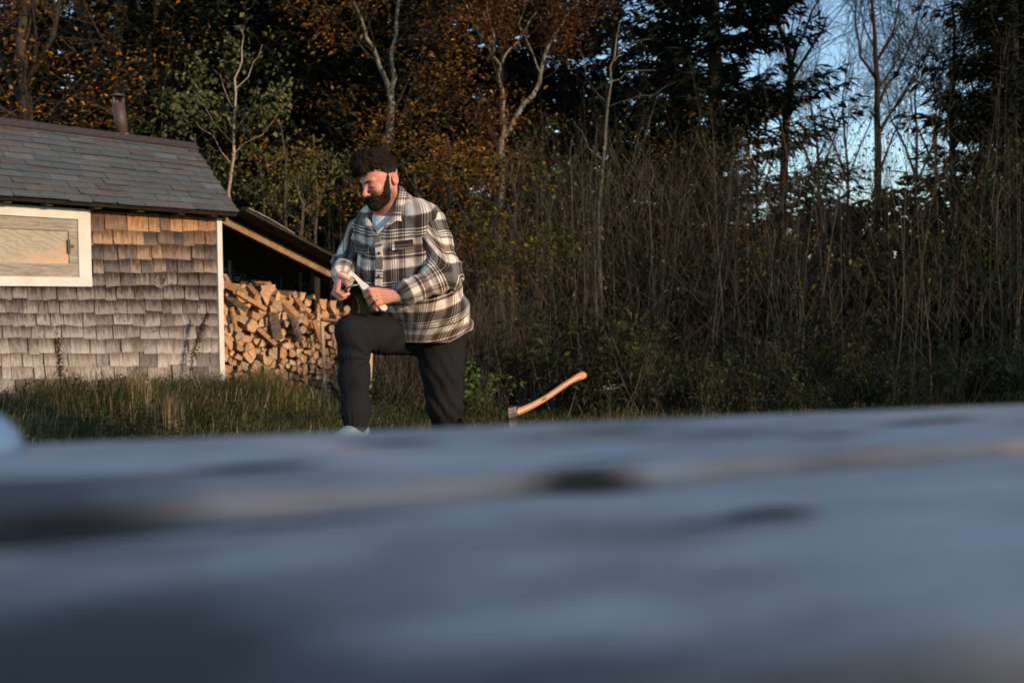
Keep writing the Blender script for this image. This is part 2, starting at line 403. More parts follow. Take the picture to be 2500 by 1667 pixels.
def slate_material():
    t = NM('roof_slate', .62, .35)
    isl = t.island(); p = t.coord('Position')
    nz = t.noise(p, 14, 6, .7); big = t.noise(p, 1.3, 2)
    k = t.math('ADD', t.math('MULTIPLY', isl, .75), t.math('MULTIPLY', big, .35))
    c = t.ramp(k, [(.10, (.10, .12, .118)), (.28, (.15, .16, .152)), (.42, (.115, .145, .155)), (.55, (.14, .125, .113)),
                   (.68, (.17, .17, .158)), (.80, (.135, .110, .10)), (.93, (.19, .215, .23))])
    c = t.hsv(c, .5, .9, t.math('ADD', .32, t.math('MULTIPLY', nz, .5)))
    n2 = t.noise(p, 60, 3)
    c = t.mix(t.ramp(n2, [(.68, 0.0), (.75, .4)]), c, (.28, .27, .24))
    t.set('Base Color', c); t.bump(nz, .45, .006); return t.m
def make_roof():
    s_e = -.068
    (n0, z0), (n1, z1) = (.22, 1.612), (-.499, 2.285)
    up = Vector((0, 0, 0)) + EN*(n1-n0) + EZ*(z1-z0); L = up.length; up.normalize()
    out = ES.cross(up).normalized()
    if out.z < 0: out = -out
    S_END = 3.9; rows = 12; e = L/rows
    base = W(0, n0, z0)
    b = MB(); wd = .222
    for k in range(rows):
        # the gable rake runs straight up at s_e
        s = s_e - (wd/2 if k % 2 else 0) + rnd.uniform(-.02, .02)
        while s < S_END:
            w_ = wd*rnd.uniform(.88, 1.1); a = max(s, s_e+rnd.uniform(-.004, .004)); c_ = s+w_-rnd.uniform(.002, .005); s += w_
            if c_-a < .03: continue
            t0 = k*e + rnd.uniform(-.004, .004) - (.012 if k == 0 else 0); t1 = min((k+1)*e*1+.035, L+.005)
            h0 = .024*rnd.uniform(.8, 1.25); h1 = .007
            def P(ss, tt, hh): return base + ES*ss + up*tt + out*hh
            j = rnd.uniform(-.004, .004)
            cl = rnd.random()
            poly = [(a, t0-j), (c_, t0+j), (c_, t1), (a, t1)]
            if cl < .22: poly = [(a+.018, t0-j), (c_, t0+j), (c_, t1), (a, t1), (a, t0+.016)]
            elif cl < .36: poly = [(a, t0-j), (c_-.02, t0+j), (c_, t0+.018), (c_, t1), (a, t1)]
            n = len(poly)
            top = [P(x, y, h0 + (h1-h0)*(y-t0)/(t1-t0)) for x, y in poly]
            bot = [P(x, y, h0-.009 + (h1-h0)*(y-t0)/(t1-t0)) for x, y in poly]
            fs = [tuple(range(n))] + [(i, i+n, (i+1) % n+n, (i+1) % n) for i in range(n)]
            # orient upward
            nn = (top[1]-top[0]).cross(top[2]-top[1])
            if nn.dot(out) < 0: fs = [f[::-1] for f in fs]
            b.add(top+bot, fs)
    rf = kid(b.build('slate_roof', slate_material()), cabin)
    b = MB(); q = [W(s_e+.01, n0-.01, z0-.006), W(S_END, n0-.01, z0-.006), W(S_END, n1, z1-.004), W(s_e+.01, n1, z1-.004)]
    q2 = [v-out*.03 for v in q]; b.add(q+q2, [(0,1,2,3),(4,7,6,5),(0,4,5,1),(1,5,6,2),(2,6,7,3),(3,7,4,0)])
    # rear slope
    q = [W(s_e, n1, z1), W(S_END, n1, z1), W(S_END, n1*2-n0-.3, z0-.28), W(s_e, n1*2-n0-.3, z0-.28)]
    q2 = [v-EZ*.04 for v in q]; b.add(q+q2, [(3,2,1,0),(5,6,7,4),(1,5,4,0),(2,6,5,1),(3,7,6,2),(0,4,7,3)])
    kid(b.build('roof_deck', M_DARKWOOD), cabin)
    b = MB()
    b.bar(W(s_e-.01, n1+.02, z1+.018), W(S_END, n1+.02, z1+.018), .045, .012, up=out)
    b.tube([W(s_e-.012, n1-.01, z1+.03), W(S_END, n1-.01, z1+.03)], .022, 8)
    kid(b.build('ridge_cap', simple('rusty_brown_metal', (.050, .036, .033), .6, .3, .35, 30, .2)), cabin)
    # rafter tails and eave board
    for u in (120, 238, 342, 441, 521, 18):
        s, z = wpx(u, 505 if u > 300 else 500, .14)
        b = MB(); b.box(W(s, .075, 1.592), .028, .085, .020, AX)
        kid(b.build('rafter_tail', simple('tail', (.075, .062, .05), .9, .1, .4) if u == 120 else bpy.data.materials['tail']), cabin)
    b = MB(); b.box(W(1.9, .0, 1.595), 1.94, .006, .025, AX); kid(b.build('frieze_board', M_DARKWOOD), cabin)
    # stove pipe behind the ridge
    def sp(u, v, n): return W(wpx(u, v, n)[0], n, wpx(u, v, n)[1])
    n = -.62; base_ = sp(302, 350, n); topp = sp(289, 252, n)
    ax = (topp-base_); 
    b = MB(); mr = simple('rusty_stove_pipe', (.07, .042, .038), .55, .4, .35, 25, .15)
    b.tube([base_-EZ*.15, base_+ax*.18], .052, 14); b.tube([base_+ax*.18, topp], .055, 14)
    pipe = kid(b.build('stove_pipe', mr, smooth=False), cabin)
    me = pipe.data; me.polygons.foreach_set('use_smooth', [len(p_.vertices) == 4 for p_ in me.polygons])
    loc = -Vector(cabin.location) - Vector(pipe.location)
    b = MB(); b.tube([base_+ax*.17, base_+ax*.225], .060, 14)
    o = b.build('pipe_band', simple('bright_zinc', (.55, .48, .40), .35, .5, .2, metal=.7)); o.parent = pipe; o.location = loc
    b = MB(); c = topp+EZ*.03
    for a in range(3):
        d = Vector((math.cos(a*2.1), math.sin(a*2.1), 0)); b.bar(topp+d*.045-EZ*.02, c+d*.05+EZ*.03, .004, .010, up=d)
    b.add([c+EZ*.055+Vector((math.cos(a*.5236)*.088, math.sin(a*.5236)*.088, -.03)) for a in range(12)]+[c+EZ*.065],
          [(i, (i+1) % 12, 12) for i in range(12)] + [tuple(range(12))[::-1]])
    o = b.build('pipe_cap', simple('sooty_metal', (.09, .08, .075), .5, .5, .3)); o.parent = pipe; o.location = loc
make_roof()

# ================================================================== LEAN-TO with firewood
leanto = empty('lean_to', W(-.7, -.8, 0), 'open lean-to with sloping plank roof on the end of the cabin', 'lean-to')
def make_leanto():
    sl = .384
    def zr(s): return 1.612 + sl*s + .05        # roof underside height, s negative to the right
    mw = simple('old_roof_sheathing', (.035, .028, .022), .9, .1, .5, 10, .4)
    b = MB()
    a0, a1 = -.09, -1.62
    for k in range(11):                                           # roof boards run along the slope
        n0 = .30-k*.18; n1 = n0-.176
        q = [W(a0, n0, zr(a0)), W(a1, n0, zr(a1)), W(a1, n1, zr(a1)), W(a0, n1, zr(a0))]
        q2 = [v+EZ*.024 for v in q]
        b.add(q+q2, [(0,1,2,3),(7,6,5,4),(4,5,1,0),(5,6,2,1),(6,7,3,2),(7,4,0,3)])
    rf = kid(b.build('lean_to_roof', mw), leanto)
    b = MB()                                                      # felt / slab edge along the front with curled lip
    pts = [(a0-.02, .026), (-.30, .032), (-.48, .022), (-.62, .014)]
    for (s0, h0), (s1, h1) in zip(pts, pts[1:]):
        b.bar(W(s0, .295, zr(s0)+h0+.010), W(s1, .295, zr(s1)+h1+.010), .02, .006)
    kid(b.build('roof_edge_strip', simple('grey_slab_edge', (.16, .145, .13), .8, .2, .5, 18, .4)), leanto)
    raf = simple('sawn_rafter', (.24, .15, .085), .8, .2, .5, 9, .4)
    b = MB(); b.bar(W(-.02, 0, 1.57), W(-1.30, 0, 1.57-.384*1.28), .022, .034); kid(b.build('rafter', raf), leanto)
    b = MB(); b.box(W(-1.21, -.14, .43), .034, .03, .70, AX); kid(b.build('post', M_DARKWOOD), leanto)
    b = MB(); b.box(W(-1.40, -1.45, .40), .04, .04, .66, AX); kid(b.build('post', raf), leanto)
    bw = MB()
    for k in range(10):
        s = -.03-.15*k; bw.box(W(s-.075, -1.5, .45+rnd.uniform(-.01, .01)), .073, .010, .5+(.384*(-(s))*-.5)+.18, AX)
    for k in range(9): bw.box(W(-1.49, -1.43+.15*k-.02, .3), .010, .072, .62, AX) if k < 5 else None
    kid(bw.build('back_boards', M_DARKWOOD), leanto)
make_leanto()

def end_material():
    t = NM('split_wood', .85, .2)
    p = t.coord('Object'); r = t.objrand()
    x = t.sep(p)
    d = t.n('ShaderNodeVectorMath', operation='ADD'); t.l(p, d.inputs[0])
    t.l(t.comb(t.math('MULTIPLY', t.math('SUBTRACT', r, .5), .16), t.math('MULTIPLY', r, .03), t.math('SUBTRACT', .05, t.math('MULTIPLY', r, .1))), d.inputs[1])
    wv = t.n('ShaderNodeTexWave', wave_type='RINGS', rings_direction='SPHERICAL'); wv.inputs['Scale'].default_value = 38
    wv.inputs['Distortion'].default_value = 2.5; wv.inputs['Detail'].default_value = 2
    t.l(d.outputs[0], wv.inputs['Vector'])
    nz = t.noise(p, 22, 5, .7); n3 = t.noise(p, 90, 3)
    c = t.ramp(r, [(0, (.50, .31, .17)), (.25, (.57, .33, .165)), (.45, (.38, .21, .105)), (.6, (.62, .42, .26)), (.75, (.31, .18, .10)), (.9, (.36, .29, .215)), (1, (.27, .16, .09))])
    c = t.mix(t.ramp(wv.outputs[0], [(.3, 0.0), (.9, .28)]), c, (.30, .16, .08))
    c = t.mix(1.0, c, t.ramp(nz, [(.3, .55), (.6, 1.1)]), 'MULTIPLY')
    c = t.mix(t.ramp(n3, [(.6, 0.0), (.75, .35)]), c, (.12, .07, .04))
    t.set('Base Color', c); t.bump(nz, .6, .008); return t.m
M_END = end_material()
t = NM('split_side', .9, .15)
nz = t.noise(t.mapv(t.coord(), (45, 6, 45)), 1, 4, .7)
c = t.ramp(t.objrand(), [(0, (.40, .20, .085)), (.5, (.48, .25, .11)), (1, (.30, .16, .08))])
t.set('Base Color', t.mix(1.0, c, t.ramp(nz, [(.3, .5), (.65, 1.15)]), 'MULTIPLY')); t.bump(nz, .6, .008); M_SPLIT = t.m
M_LOGBARK = bark('log_bark', (.045, .033, .026), (.17, .125, .095), 26, (1, .25, 1))

def clip(poly, px, pz, nx, nz_):
    out = []
    for i in range(len(poly)):
        a, b_ = poly[i], poly[(i+1) % len(poly)]
        da = (a[0]-px)*nx+(a[1]-pz)*nz_; db = (b_[0]-px)*nx+(b_[1]-pz)*nz_
        if da <= 0: out.append(a)
        if (da < 0 < db) or (db < 0 < da):
            t_ = da/(da-db); out.append((a[0]+(b_[0]-a[0])*t_, a[1]+(b_[1]-a[1])*t_))
    return out
def px_of(p):
    d = p-CAM; z = d.dot(_F); return 1250+FPX*d.dot(_R)/z, 833.5-FPX*d.dot(_U)/z
def interp(pts, x):
    for (x0, y0), (x1, y1) in zip(pts, pts[1:]):
        if x0 <= x <= x1: return y0+(y1-y0)*(x-x0)/(x1-x0)
    return pts[-1][1] if x > pts[-1][0] else pts[0][1]
TOPV = [(535, 694), (570, 690), (625, 700), (665, 712), (705, 722), (745, 726), (775, 724), (800, 744), (860, 760)]
def log_mesh(name, poly, L, round_=False):
    """poly in (s,z) about 0; front face towards EN, axis into -EN"""
    b = MB(); n = len(poly)
    pr = []
    for i in range(n):                                           # ragged outline
        a, c_ = poly[i], poly[(i+1) % n]
        l_ = math.hypot(c_[0]-a[0], c_[1]-a[1]); pr.append(a)
        if l_ > .035:
            m_ = rnd.uniform(.35, .65); k = rnd.uniform(-.005, .004)
            nx, nz_ = (c_[1]-a[1])/l_, -(c_[0]-a[0])/l_
            pr.append((a[0]+(c_[0]-a[0])*m_+nx*k, a[1]+(c_[1]-a[1])*m_+nz_*k))
    n = len(pr); tw = rnd.uniform(-.1, .1)
    fr = [ES*x+EZ*z+EN*rnd.uniform(-.004, .004) for x, z in pr]
    md = [ES*(x*1.02)+EZ*(z*1.02)-EN*L*.5 for x, z in pr]
    bk = [ES*(x*math.cos(tw)-z*math.sin(tw))+EZ*(x*math.sin(tw)+z*math.cos(tw))-EN*L for x, z in pr]
    sides = [rnd.choice([1, 1, 2]) if not round_ else 2 for _ in range(n)]
    fs = [tuple(range(n))]; mi = [0]
    for i in range(n):
        j = (i+1) % n
        fs.append((i, i+n, j+n, j)); mi.append(sides[i]); fs.append((i+n, i+2*n, j+2*n, j+n)); mi.append(sides[i])
    fs.append(tuple(range(2*n, 3*n))[::-1]); mi.append(0)
    nn = (fr[1]-fr[0]).cross(fr[2]-fr[1])
    area = sum(pr[i][0]*pr[(i+1) % n][1]-pr[(i+1) % n][0]*pr[i][1] for i in range(n))
    # ES x EZ points along -EN or +EN: fix winding
    if area*(ES.cross(EZ)).dot(EN) < 0: fs = [f[::-1] for f in fs]
    b.add(fr+md+bk, fs, mi); return b
def make_firewood():
    r = random.Random(3)
    pts = []; tries = 0
    while len(pts) < 285 and tries < 60000:
        tries += 1
        s = r.uniform(-1.66, .05); z = r.uniform(-.42, 1.03)
        small = z < .45
        dmin = r.choice([.040, .05, .062]) if small else r.choice([.05, .062, .078])
        u, v = px_of(W(s, 0, z))
        if u < 520 or u > 856: continue
        if v < interp(TOPV, u)-4: continue
        if z < gz(*W(s, 0, 0)[:2])-.06: continue
        if all((s-a)**2+(z-c_)**2 > ((dmin+dm)/2)**2*1.15 for a, c_, dm in pts): pts.append((s, z, dmin))
    for i, (s, z, dm) in enumerate(pts):
        poly = [(s-.08, z-.08), (s+.08, z-.08), (s+.08, z+.08), (s-.08, z+.08)]
        for j, (a, c_, d2) in enumerate(pts):
            if i == j: continue
            dx, dz = a-s, c_-z; dd = math.hypot(dx, dz)
            if dd > .24: continue
            f = .5+.5*(dm-d2)/(dm+d2)*.6
            poly = clip(poly, s+dx*f-dx/dd*.0045, z+dz*f-dz/dd*.0045, dx/dd, dz/dd)
        if len(poly) < 3: continue
        # cut some cells by a random chord to get wedges and gaps
        if r.random() < .55:
            th = r.uniform(0, 6.28); poly = clip(poly, s+math.cos(th)*.017, z+math.sin(th)*.017, math.cos(th), math.sin(th))
        if len(poly) < 3: continue
        q = [(a-s, c_-z) for a, c_ in poly]
        ar = abs(sum(q[k][0]*q[(k+1) % len(q)][1]-q[(k+1) % len(q)][0]*q[k][1] for k in range(len(q))))/2
        if ar < .0009: continue
        isround = r.random() < .07
        if isround:
            rr = min(.042, math.sqrt(ar/math.pi)); q = [(math.cos(k*.628)*rr*r.uniform(.93, 1.05), math.sin(k*.628)*rr*r.uniform(.93, 1.05)) for k in range(10)]
        n_ = r.uniform(-.10, -.01) - max(0, (z-.62))*.35
        b = log_mesh('firewood', q, r.uniform(.30, .42), isround)
        o = b.build('firewood', [M_END, M_SPLIT, M_LOGBARK]); o.location = W(s, n_, z)
        o.rotation_euler = (r.uniform(-.08, .08), r.uniform(-.08, .08), r.uniform(-.14, .14))
        u, v = px_of(W(s, 0, z))
        if isround: lab = 'thin round unsplit log end in the stack under the lean-to'
        elif u > 795: lab = 'shaded split log at the right end of the stack behind the post'
        elif z > .6: lab = 'split log end in the loose upper part of the firewood stack'
        elif z > .2: lab = 'split log end in the middle rows of the firewood stack'
        else: lab = 'small split log end in the low rows of the stack by the grass'
        tag(o, lab, 'firewood', 'firewood stacked under the lean-to' if not isround else 'round logs in the stack')
    # pieces thrown on top, seen from the side:  u1,v1,n1, u2,v2,n2, radius, bark?, label
    Z4 = lambda x, y: (500+x/2.6125, 450+y/2.6125)
    thrown = [((205,690),.06,(385,795),.02,.034,0,'long reddish split log lying slanted across the top of the stack'),
      ((120,640),-.15,(245,690),-.02,.045,0,'short orange split log at top left of the stack beside the white corner board'),
      ((430,835),-.02,(460,985),.10,.060,1,'thick bark-covered split log standing at the front of the stack'),
      ((175,800),.03,(200,930),.03,.024,0,'narrow pale wedge standing upright at the left of the stack'),
      ((400,650),-.35,(590,860),.02,.05,0,'broad orange split log leaning from the back over the stack top'),
      ((290,660),-.15,(340,720),.03,.042,0,'blocky split log on top of the stack left of centre'),
      ((480,700),-.3,(575,705),-.10,.036,0,'split log lying level at the highest point right of centre'),
      ((590,740),-.12,(625,790),.0,.040,0,'triangular split log on top just right of the middle'),
      ((160,720),-.05,(270,800),.06,.036,1,'bark-edged split log below the long reddish one'),
      ((610,790),-.12,(690,850),.0,.030,0,'flat split log tilted down to the right near the post'),
      ((370,700),-.3,(450,760),-.04,.045,0,'dark orange split log behind the broad leaning one'),
      ((640,730),-.2,(700,720),-.1,.030,1,'dusky split log below the low end of the roof'),
      ((330,640),-.45,(420,640),-.4,.040,1,'shaded split log lying at the back of the stack top'),
      ((560,860),.0,(610,1000),.06,.038,1,'bark-covered slab standing right of the thick bark log'),
      ((350,930),.0,(450,1020),.05,.040,1,'dark bark slab lying under the thick bark log'),
      ((240,640),-.4,(300,650),-.35,.035,1,'small dark log at the back of the stack top left'),
      ((700,880),.0,(745,1010),.03,.030,0,'reddish split slab standing behind the thin stake'),
      ((760,860),.0,(860,870),.05,.016,1,'thin dark stick laid level right of the stake')]
    for p0, n0, p1, n1, rr, bk, lab in thrown:
        u, v = Z4(*p0); s, z = wpx(u, v, n0); A = W(s, n0, z)
        u, v = Z4(*p1); s, z = wpx(u, v, n1); B = W(s, n1, z)
        d = (B-A).normalized(); A = A-d*.02
        x = d.cross(EZ).normalized(); y = x.cross(d); c_ = (A+B)/2
        k = 5; prof = [(math.cos(i*2*math.pi/k+.5)*rr*r.uniform(.75, 1.15), math.sin(i*2*math.pi/k+.5)*rr*r.uniform(.7, 1.1)) for i in range(k)]
        b = MB(); rings = []
        for f in (0, .33, .66, 1):
            g = r.uniform(.92, 1.06); o_ = A+(B-A)*f-c_
            rings += [o_+x*(p_[0]*g)+y*(p_[1]*g)+d*r.uniform(-.006, .006)*(f in (0, 1)) for p_ in prof]
        fs = [tuple(range(k))[::-1], tuple(range(3*k, 4*k))]; mi = [0, 0]
        sd_ = [2 if (bk and r.random() < .8) else 1 for _ in range(k)]
        for i in range(3):
            for j in range(k): fs.append((i*k+j, i*k+(j+1) % k, (i+1)*k+(j+1) % k, (i+1)*k+j)); mi.append(sd_[j])
        b.add(rings, fs, mi); o = b.build('firewood', [M_END, M_SPLIT, M_LOGBARK]); o.location = c_
        tag(o, lab, 'firewood')
make_firewood()
def stakes():
    m_ = simple('pale_split_stake', (.42, .31, .20), .85, .2, .35, 14, .4)
    s0, z0 = wpx(786, 785, .16); s1, z1 = wpx(795, 990, .16)
    b = MB(); A, B = W(s0, .16, z0), W(s1, .16, z1-.05); b.bar(A, B, .016, .009, up=EN)
    o = b.build('stake', m_, loc=B); tag(o, 'thin pale wooden stake standing upright in front of the firewood', 'stake')
    A = at(905, 878, 9.0); B = at(899, 965, 9.0)
    b = MB(); b.bar(A+EZ*.12, B-EZ*.05, .024, .010, up=EN)
    o = b.build('stake', m_, loc=B); tag(o, 'short pale plank stake seen between the man\'s legs', 'stake')
stakes()

# ================================================================== TABLE in the foreground
ZT = .635
def make_table():
    tb = empty('picnic_table', (0, .7, gz(0, .7)), 'weathered grey plank table top out of focus in the foreground', 'table')
    t = NM('weathered_grey_board', .95, .08)
    p = t.mapv(t.coord('Object'), (2.2, 26, 26))
    gr = t.noise(p, 1, 5, .65, .2); big = t.noise(t.mapv(t.coord('Object'), (3.0, 7, 1)), 1.3, 4, .6)
    c = t.ramp(gr, [(.3, (.50, .385, .335)), (.5, (.59, .455, .395)), (.72, (.65, .51, .435))])
    c = t.mix(1.0, c, t.ramp(big, [(.32, (.50, .46, .43)), (.48, (.88, .86, .84)), (.62, (1.12, 1.12, 1.12))]), 'MULTIPLY')
    # worn tan edges
    y = t.sep(t.coord('UV'))[1]
    ed = t.math('MULTIPLY', t.ramp(y, [(.0, 1.0), (.05, .8), (.09, .0)]), t.ramp(t.noise(t.mapv(t.coord('Object'), (3, 1, 1)), 1.5, 3), [(.35, .2), (.55, 1.0)]))
    c = t.mix(t.math('MULTIPLY', ed, .5), c, (.66, .34, .20))
    # knots, and dark patches painted for shadow below the left plank seam
    kn = None
    for (u, v, rx, ry) in KNOTS_AND_SHADE:
        q = onz(u, v, ZT); loc = TI @ q
        dx = t.math('MULTIPLY', t.math('SUBTRACT', t.sep(t.coord('Object'))[0], loc.x), 1/rx)
        dy = t.math('MULTIPLY', t.math('SUBTRACT', t.sep(t.coord('Object'))[1], loc.y), 1/ry)
        d = t.math('SQRT', t.math('ADD', t.math('MULTIPLY', dx, dx), t.math('MULTIPLY', dy, dy)))
        k = t.ramp(d, [(.45, .92), (1.0, 0.0)])
        kn = k if kn is None else t.math('MAXIMUM', kn, k)
    c = t.mix(kn, c, (.035, .022, .016))
    for (u, v, rx, ry, st_) in ((-40, 1600, .20, .16, .88), (-60, 1230, .12, .10, .7), (2520, 1700, .10, .07, .8), (700, 1700, .16, .05, .45), (1500, 1760, .20, .07, .55)):      # shade fall-off painted into the board colour at corners and near edge
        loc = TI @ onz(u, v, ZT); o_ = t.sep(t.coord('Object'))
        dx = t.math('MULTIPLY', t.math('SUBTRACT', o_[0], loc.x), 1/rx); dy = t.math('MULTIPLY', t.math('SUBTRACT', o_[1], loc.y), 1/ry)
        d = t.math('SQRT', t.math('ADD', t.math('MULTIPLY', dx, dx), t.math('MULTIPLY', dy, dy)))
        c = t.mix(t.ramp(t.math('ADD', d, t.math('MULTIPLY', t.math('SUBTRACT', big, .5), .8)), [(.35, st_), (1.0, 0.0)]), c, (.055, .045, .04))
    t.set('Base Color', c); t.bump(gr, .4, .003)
    def plank(pts_far, pts_near, z, name='plank'):
        """polygon on the table plane: far edge and near edge as pairs of local points (x0,y0),(x1,y1)"""
        (x0, y0), (x1, y1) = pts_near; (a0, b0), (a1, b1) = pts_far
        b = MB(); N = 24; T = .038
        prof = [(0, -.006), (.006, 0), (1-.006, 0), (1, -.006)]
        top = []
        cols = []
        for i in range(N+1):
            f = i/N
            xn, yn = x0+(x1-x0)*f, y0+(y1-y0)*f; xf, yf = a0+(a1-a0)*f, b0+(b1-b0)*f
            col = []
            wob = .003*noise.noise(Vector((f*9, z*50, yn)))
            for g, dz in [(0, -T), (0, -.008), (.03, -.0), (.2, .001), (.5, -.001), (.8, .001), (.97, 0), (1, -.008), (1, -T)]:
                yy = yn+wob+(yf-yn)*g if g < .5 else yn+(yf-yn)*g-wob
                col.append((xn+(xf-xn)*g, yy, dz, g))
            cols.append(col)
        K = len(cols[0]); vs = [(c_[0], c_[1], c_[2]) for col in cols for c_ in col]
        fs = []; uv = []
        for i in range(N):
            for j in range(K-1):
                fs.append((i*K+j, (i+1)*K+j, (i+1)*K+j+1, i*K+j+1))
                g0, g1 = cols[0][j][3], cols[0][j+1][3]
                uv.append([(i/N, g0), ((i+1)/N, g0), ((i+1)/N, g1), (i/N, g1)])
            fs.append((i*K+K-1, (i+1)*K+K-1, (i+1)*K, i*K)); uv.append([(0, 0)]*4)
        fs.append(tuple(range(K))[::-1]); uv.append([(0, 0)]*K); fs.append(tuple(N*K+j for j in range(K))); uv.append([(0, 0)]*K)
        b.add(vs, fs, 0, uv); o = b.build(name, t.m)
        o.parent = tb; o.matrix_parent_inverse = Matrix.Identity(4)
        o.location = Vector((0, 0, z))-Vector(tb.location)+Vector((T0.x, T0.y, 0)); o.rotation_euler = (0, 0, TANG)
        return o
    L = lambda u, v: TI @ onz(u, v, ZT)
    def line(p, q, x): return (x, p.y+(q.y-p.y)*(x-p.x)/(q.x-p.x))
    f0, f1 = L(0, 1085), L(2500, 985); g0, g1 = L(200, 1243), L(2400, 1083); n0, n1 = L(1720, 1667), L(2500, 1520)
    X0, X1 = -1.25, 1.35
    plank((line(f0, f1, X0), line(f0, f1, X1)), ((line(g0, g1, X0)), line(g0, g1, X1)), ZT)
    d_ = .016
    a, b_ = line(g0, g1, X0), line(g0, g1, X1); c0, c1 = line(n0, n1, X0), line(n0, n1, X1)
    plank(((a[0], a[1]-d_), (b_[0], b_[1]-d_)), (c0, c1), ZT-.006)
    # legs and cross battens below
    dk = simple('old_table_frame', (.10, .095, .09), .85, .2, .3)
    zl = ZT-.045
    def wp(x, y, z): return T0c + Matrix.Rotation(TANG, 3, 'Z') @ Vector((x, y, 0)) + Vector((0, 0, z))
    for x in (-.95, 1.05):
        b = MB(); b.bar(wp(x, .02, zl-.05), wp(x, .86, zl-.05), .02, .04); kid(b.build('batten', dk), tb)
        for y0_, y1_ in ((.25, -.05), (.62, .95)):
            g = wp(x+.05, y1_, 0); b = MB(); b.bar(wp(x+.05, y0_, zl-.05), Vector((g.x, g.y, gz(g.x, g.y)-.03)), .02, .04, up=ES)
            kid(b.build('leg', dk), tb)
T0 = onz(1250, 1700, ZT); T0 = Vector((0, .0, 0)); T0c = Vector((0, 0, 0))
TANG = math.atan2(.851-.585, .439+.304)
TI = (Matrix.Translation(T0) @ Matrix.Rotation(TANG, 4, 'Z')).inverted()
KNOTS_AND_SHADE = [(1450, 1160, .050, .036), (1515, 1158, .024, .024), (620, 1140, .055, .022), (1880, 1225, .035, .018), (1760, 1245, .04, .008),
         (2280, 1025, .07, .016), (2020, 1065, .05, .012), (60, 1290, .08, .03), (960, 1080, .05, .012), (480, 1265, .14, .012), (120, 1270, .10, .05), (1500, 1120, .06, .006)]
make_table()
def make_bowl():
    c = onz(-98, 1105, ZT+.0); c.z = ZT+.001
    b = MB(); N = 32; prof = [(.040, 0), (.041, .003), (.039, .010), (.033, .019), (.024, .026), (.014, .030), (.013, .033), (.011, .033), (.0, .031)]
    vs = [Vector((r_*math.cos(2*math.pi*k/N), r_*math.sin(2*math.pi*k/N), z)) for r_, z in prof for k in range(N)]
    b.add(vs, [(j*N+k, j*N+(k+1) % N, (j+1)*N+(k+1) % N, (j+1)*N+k) for j in range(len(prof)-1) for k in range(N)])
    b.add([v*.94 for v in vs[:5*N]], [((j+1)*N+k, (j+1)*N+(k+1) % N, j*N+(k+1) % N, j*N+k) for j in range(4) for k in range(N)])
    o = b.build('bowl', simple('white_enamel', (.62, .62, .64), .3, .5, .03), smooth=True); o.location = c
    tag(o, 'white upturned bowl on the far left edge of the table', 'bowl')
make_bowl()
# ================================================================== PERSON (signed distance fields turned into smooth surfaces)
V3 = lambda v: np.array(v, dtype=np.float64)
def A3(u, v, d): return V3(at(u, v, d))
def cone(a, b, ra, rb):
    a, b = V3(a), V3(b); ba = b-a; L2 = ba@ba
    def f(X, Y, Z):
        t = np.clip(((X-a[0])*ba[0]+(Y-a[1])*ba[1]+(Z-a[2])*ba[2])/L2, 0, 1)
        return np.sqrt((X-a[0]-t*ba[0])**2+(Y-a[1]-t*ba[1])**2+(Z-a[2]-t*ba[2])**2)-(ra+(rb-ra)*t)
    f.bb = (np.minimum(a-ra, b-rb), np.maximum(a+ra, b+rb)); return f
def ell(c, r, M=None):
    c, r = V3(c), V3(r); M = np.eye(3) if M is None else M      # rows of M: local axes in world space
    def f(X, Y, Z):
        x, y, z = X-c[0], Y-c[1], Z-c[2]
        q = [M[i][0]*x+M[i][1]*y+M[i][2]*z for i in range(3)]
        k0 = np.sqrt(sum((q[i]/r[i])**2 for i in range(3)))+1e-9; k1 = np.sqrt(sum((q[i]/r[i]**2)**2 for i in range(3)))+1e-9
        return k0*(k0-1)/k1
    e = np.sqrt(((M*r[:, None])**2).sum(0)); f.bb = (c-e, c+e); return f
def smin(a, b, k):
    if k <= 0: return np.minimum(a, b)
    h = np.clip(.5+.5*(b-a)/k, 0, 1); return b*(1-h)+a*h-k*h*(1-h)
def smax(a, b, k): return -smin(-a, -b, k)
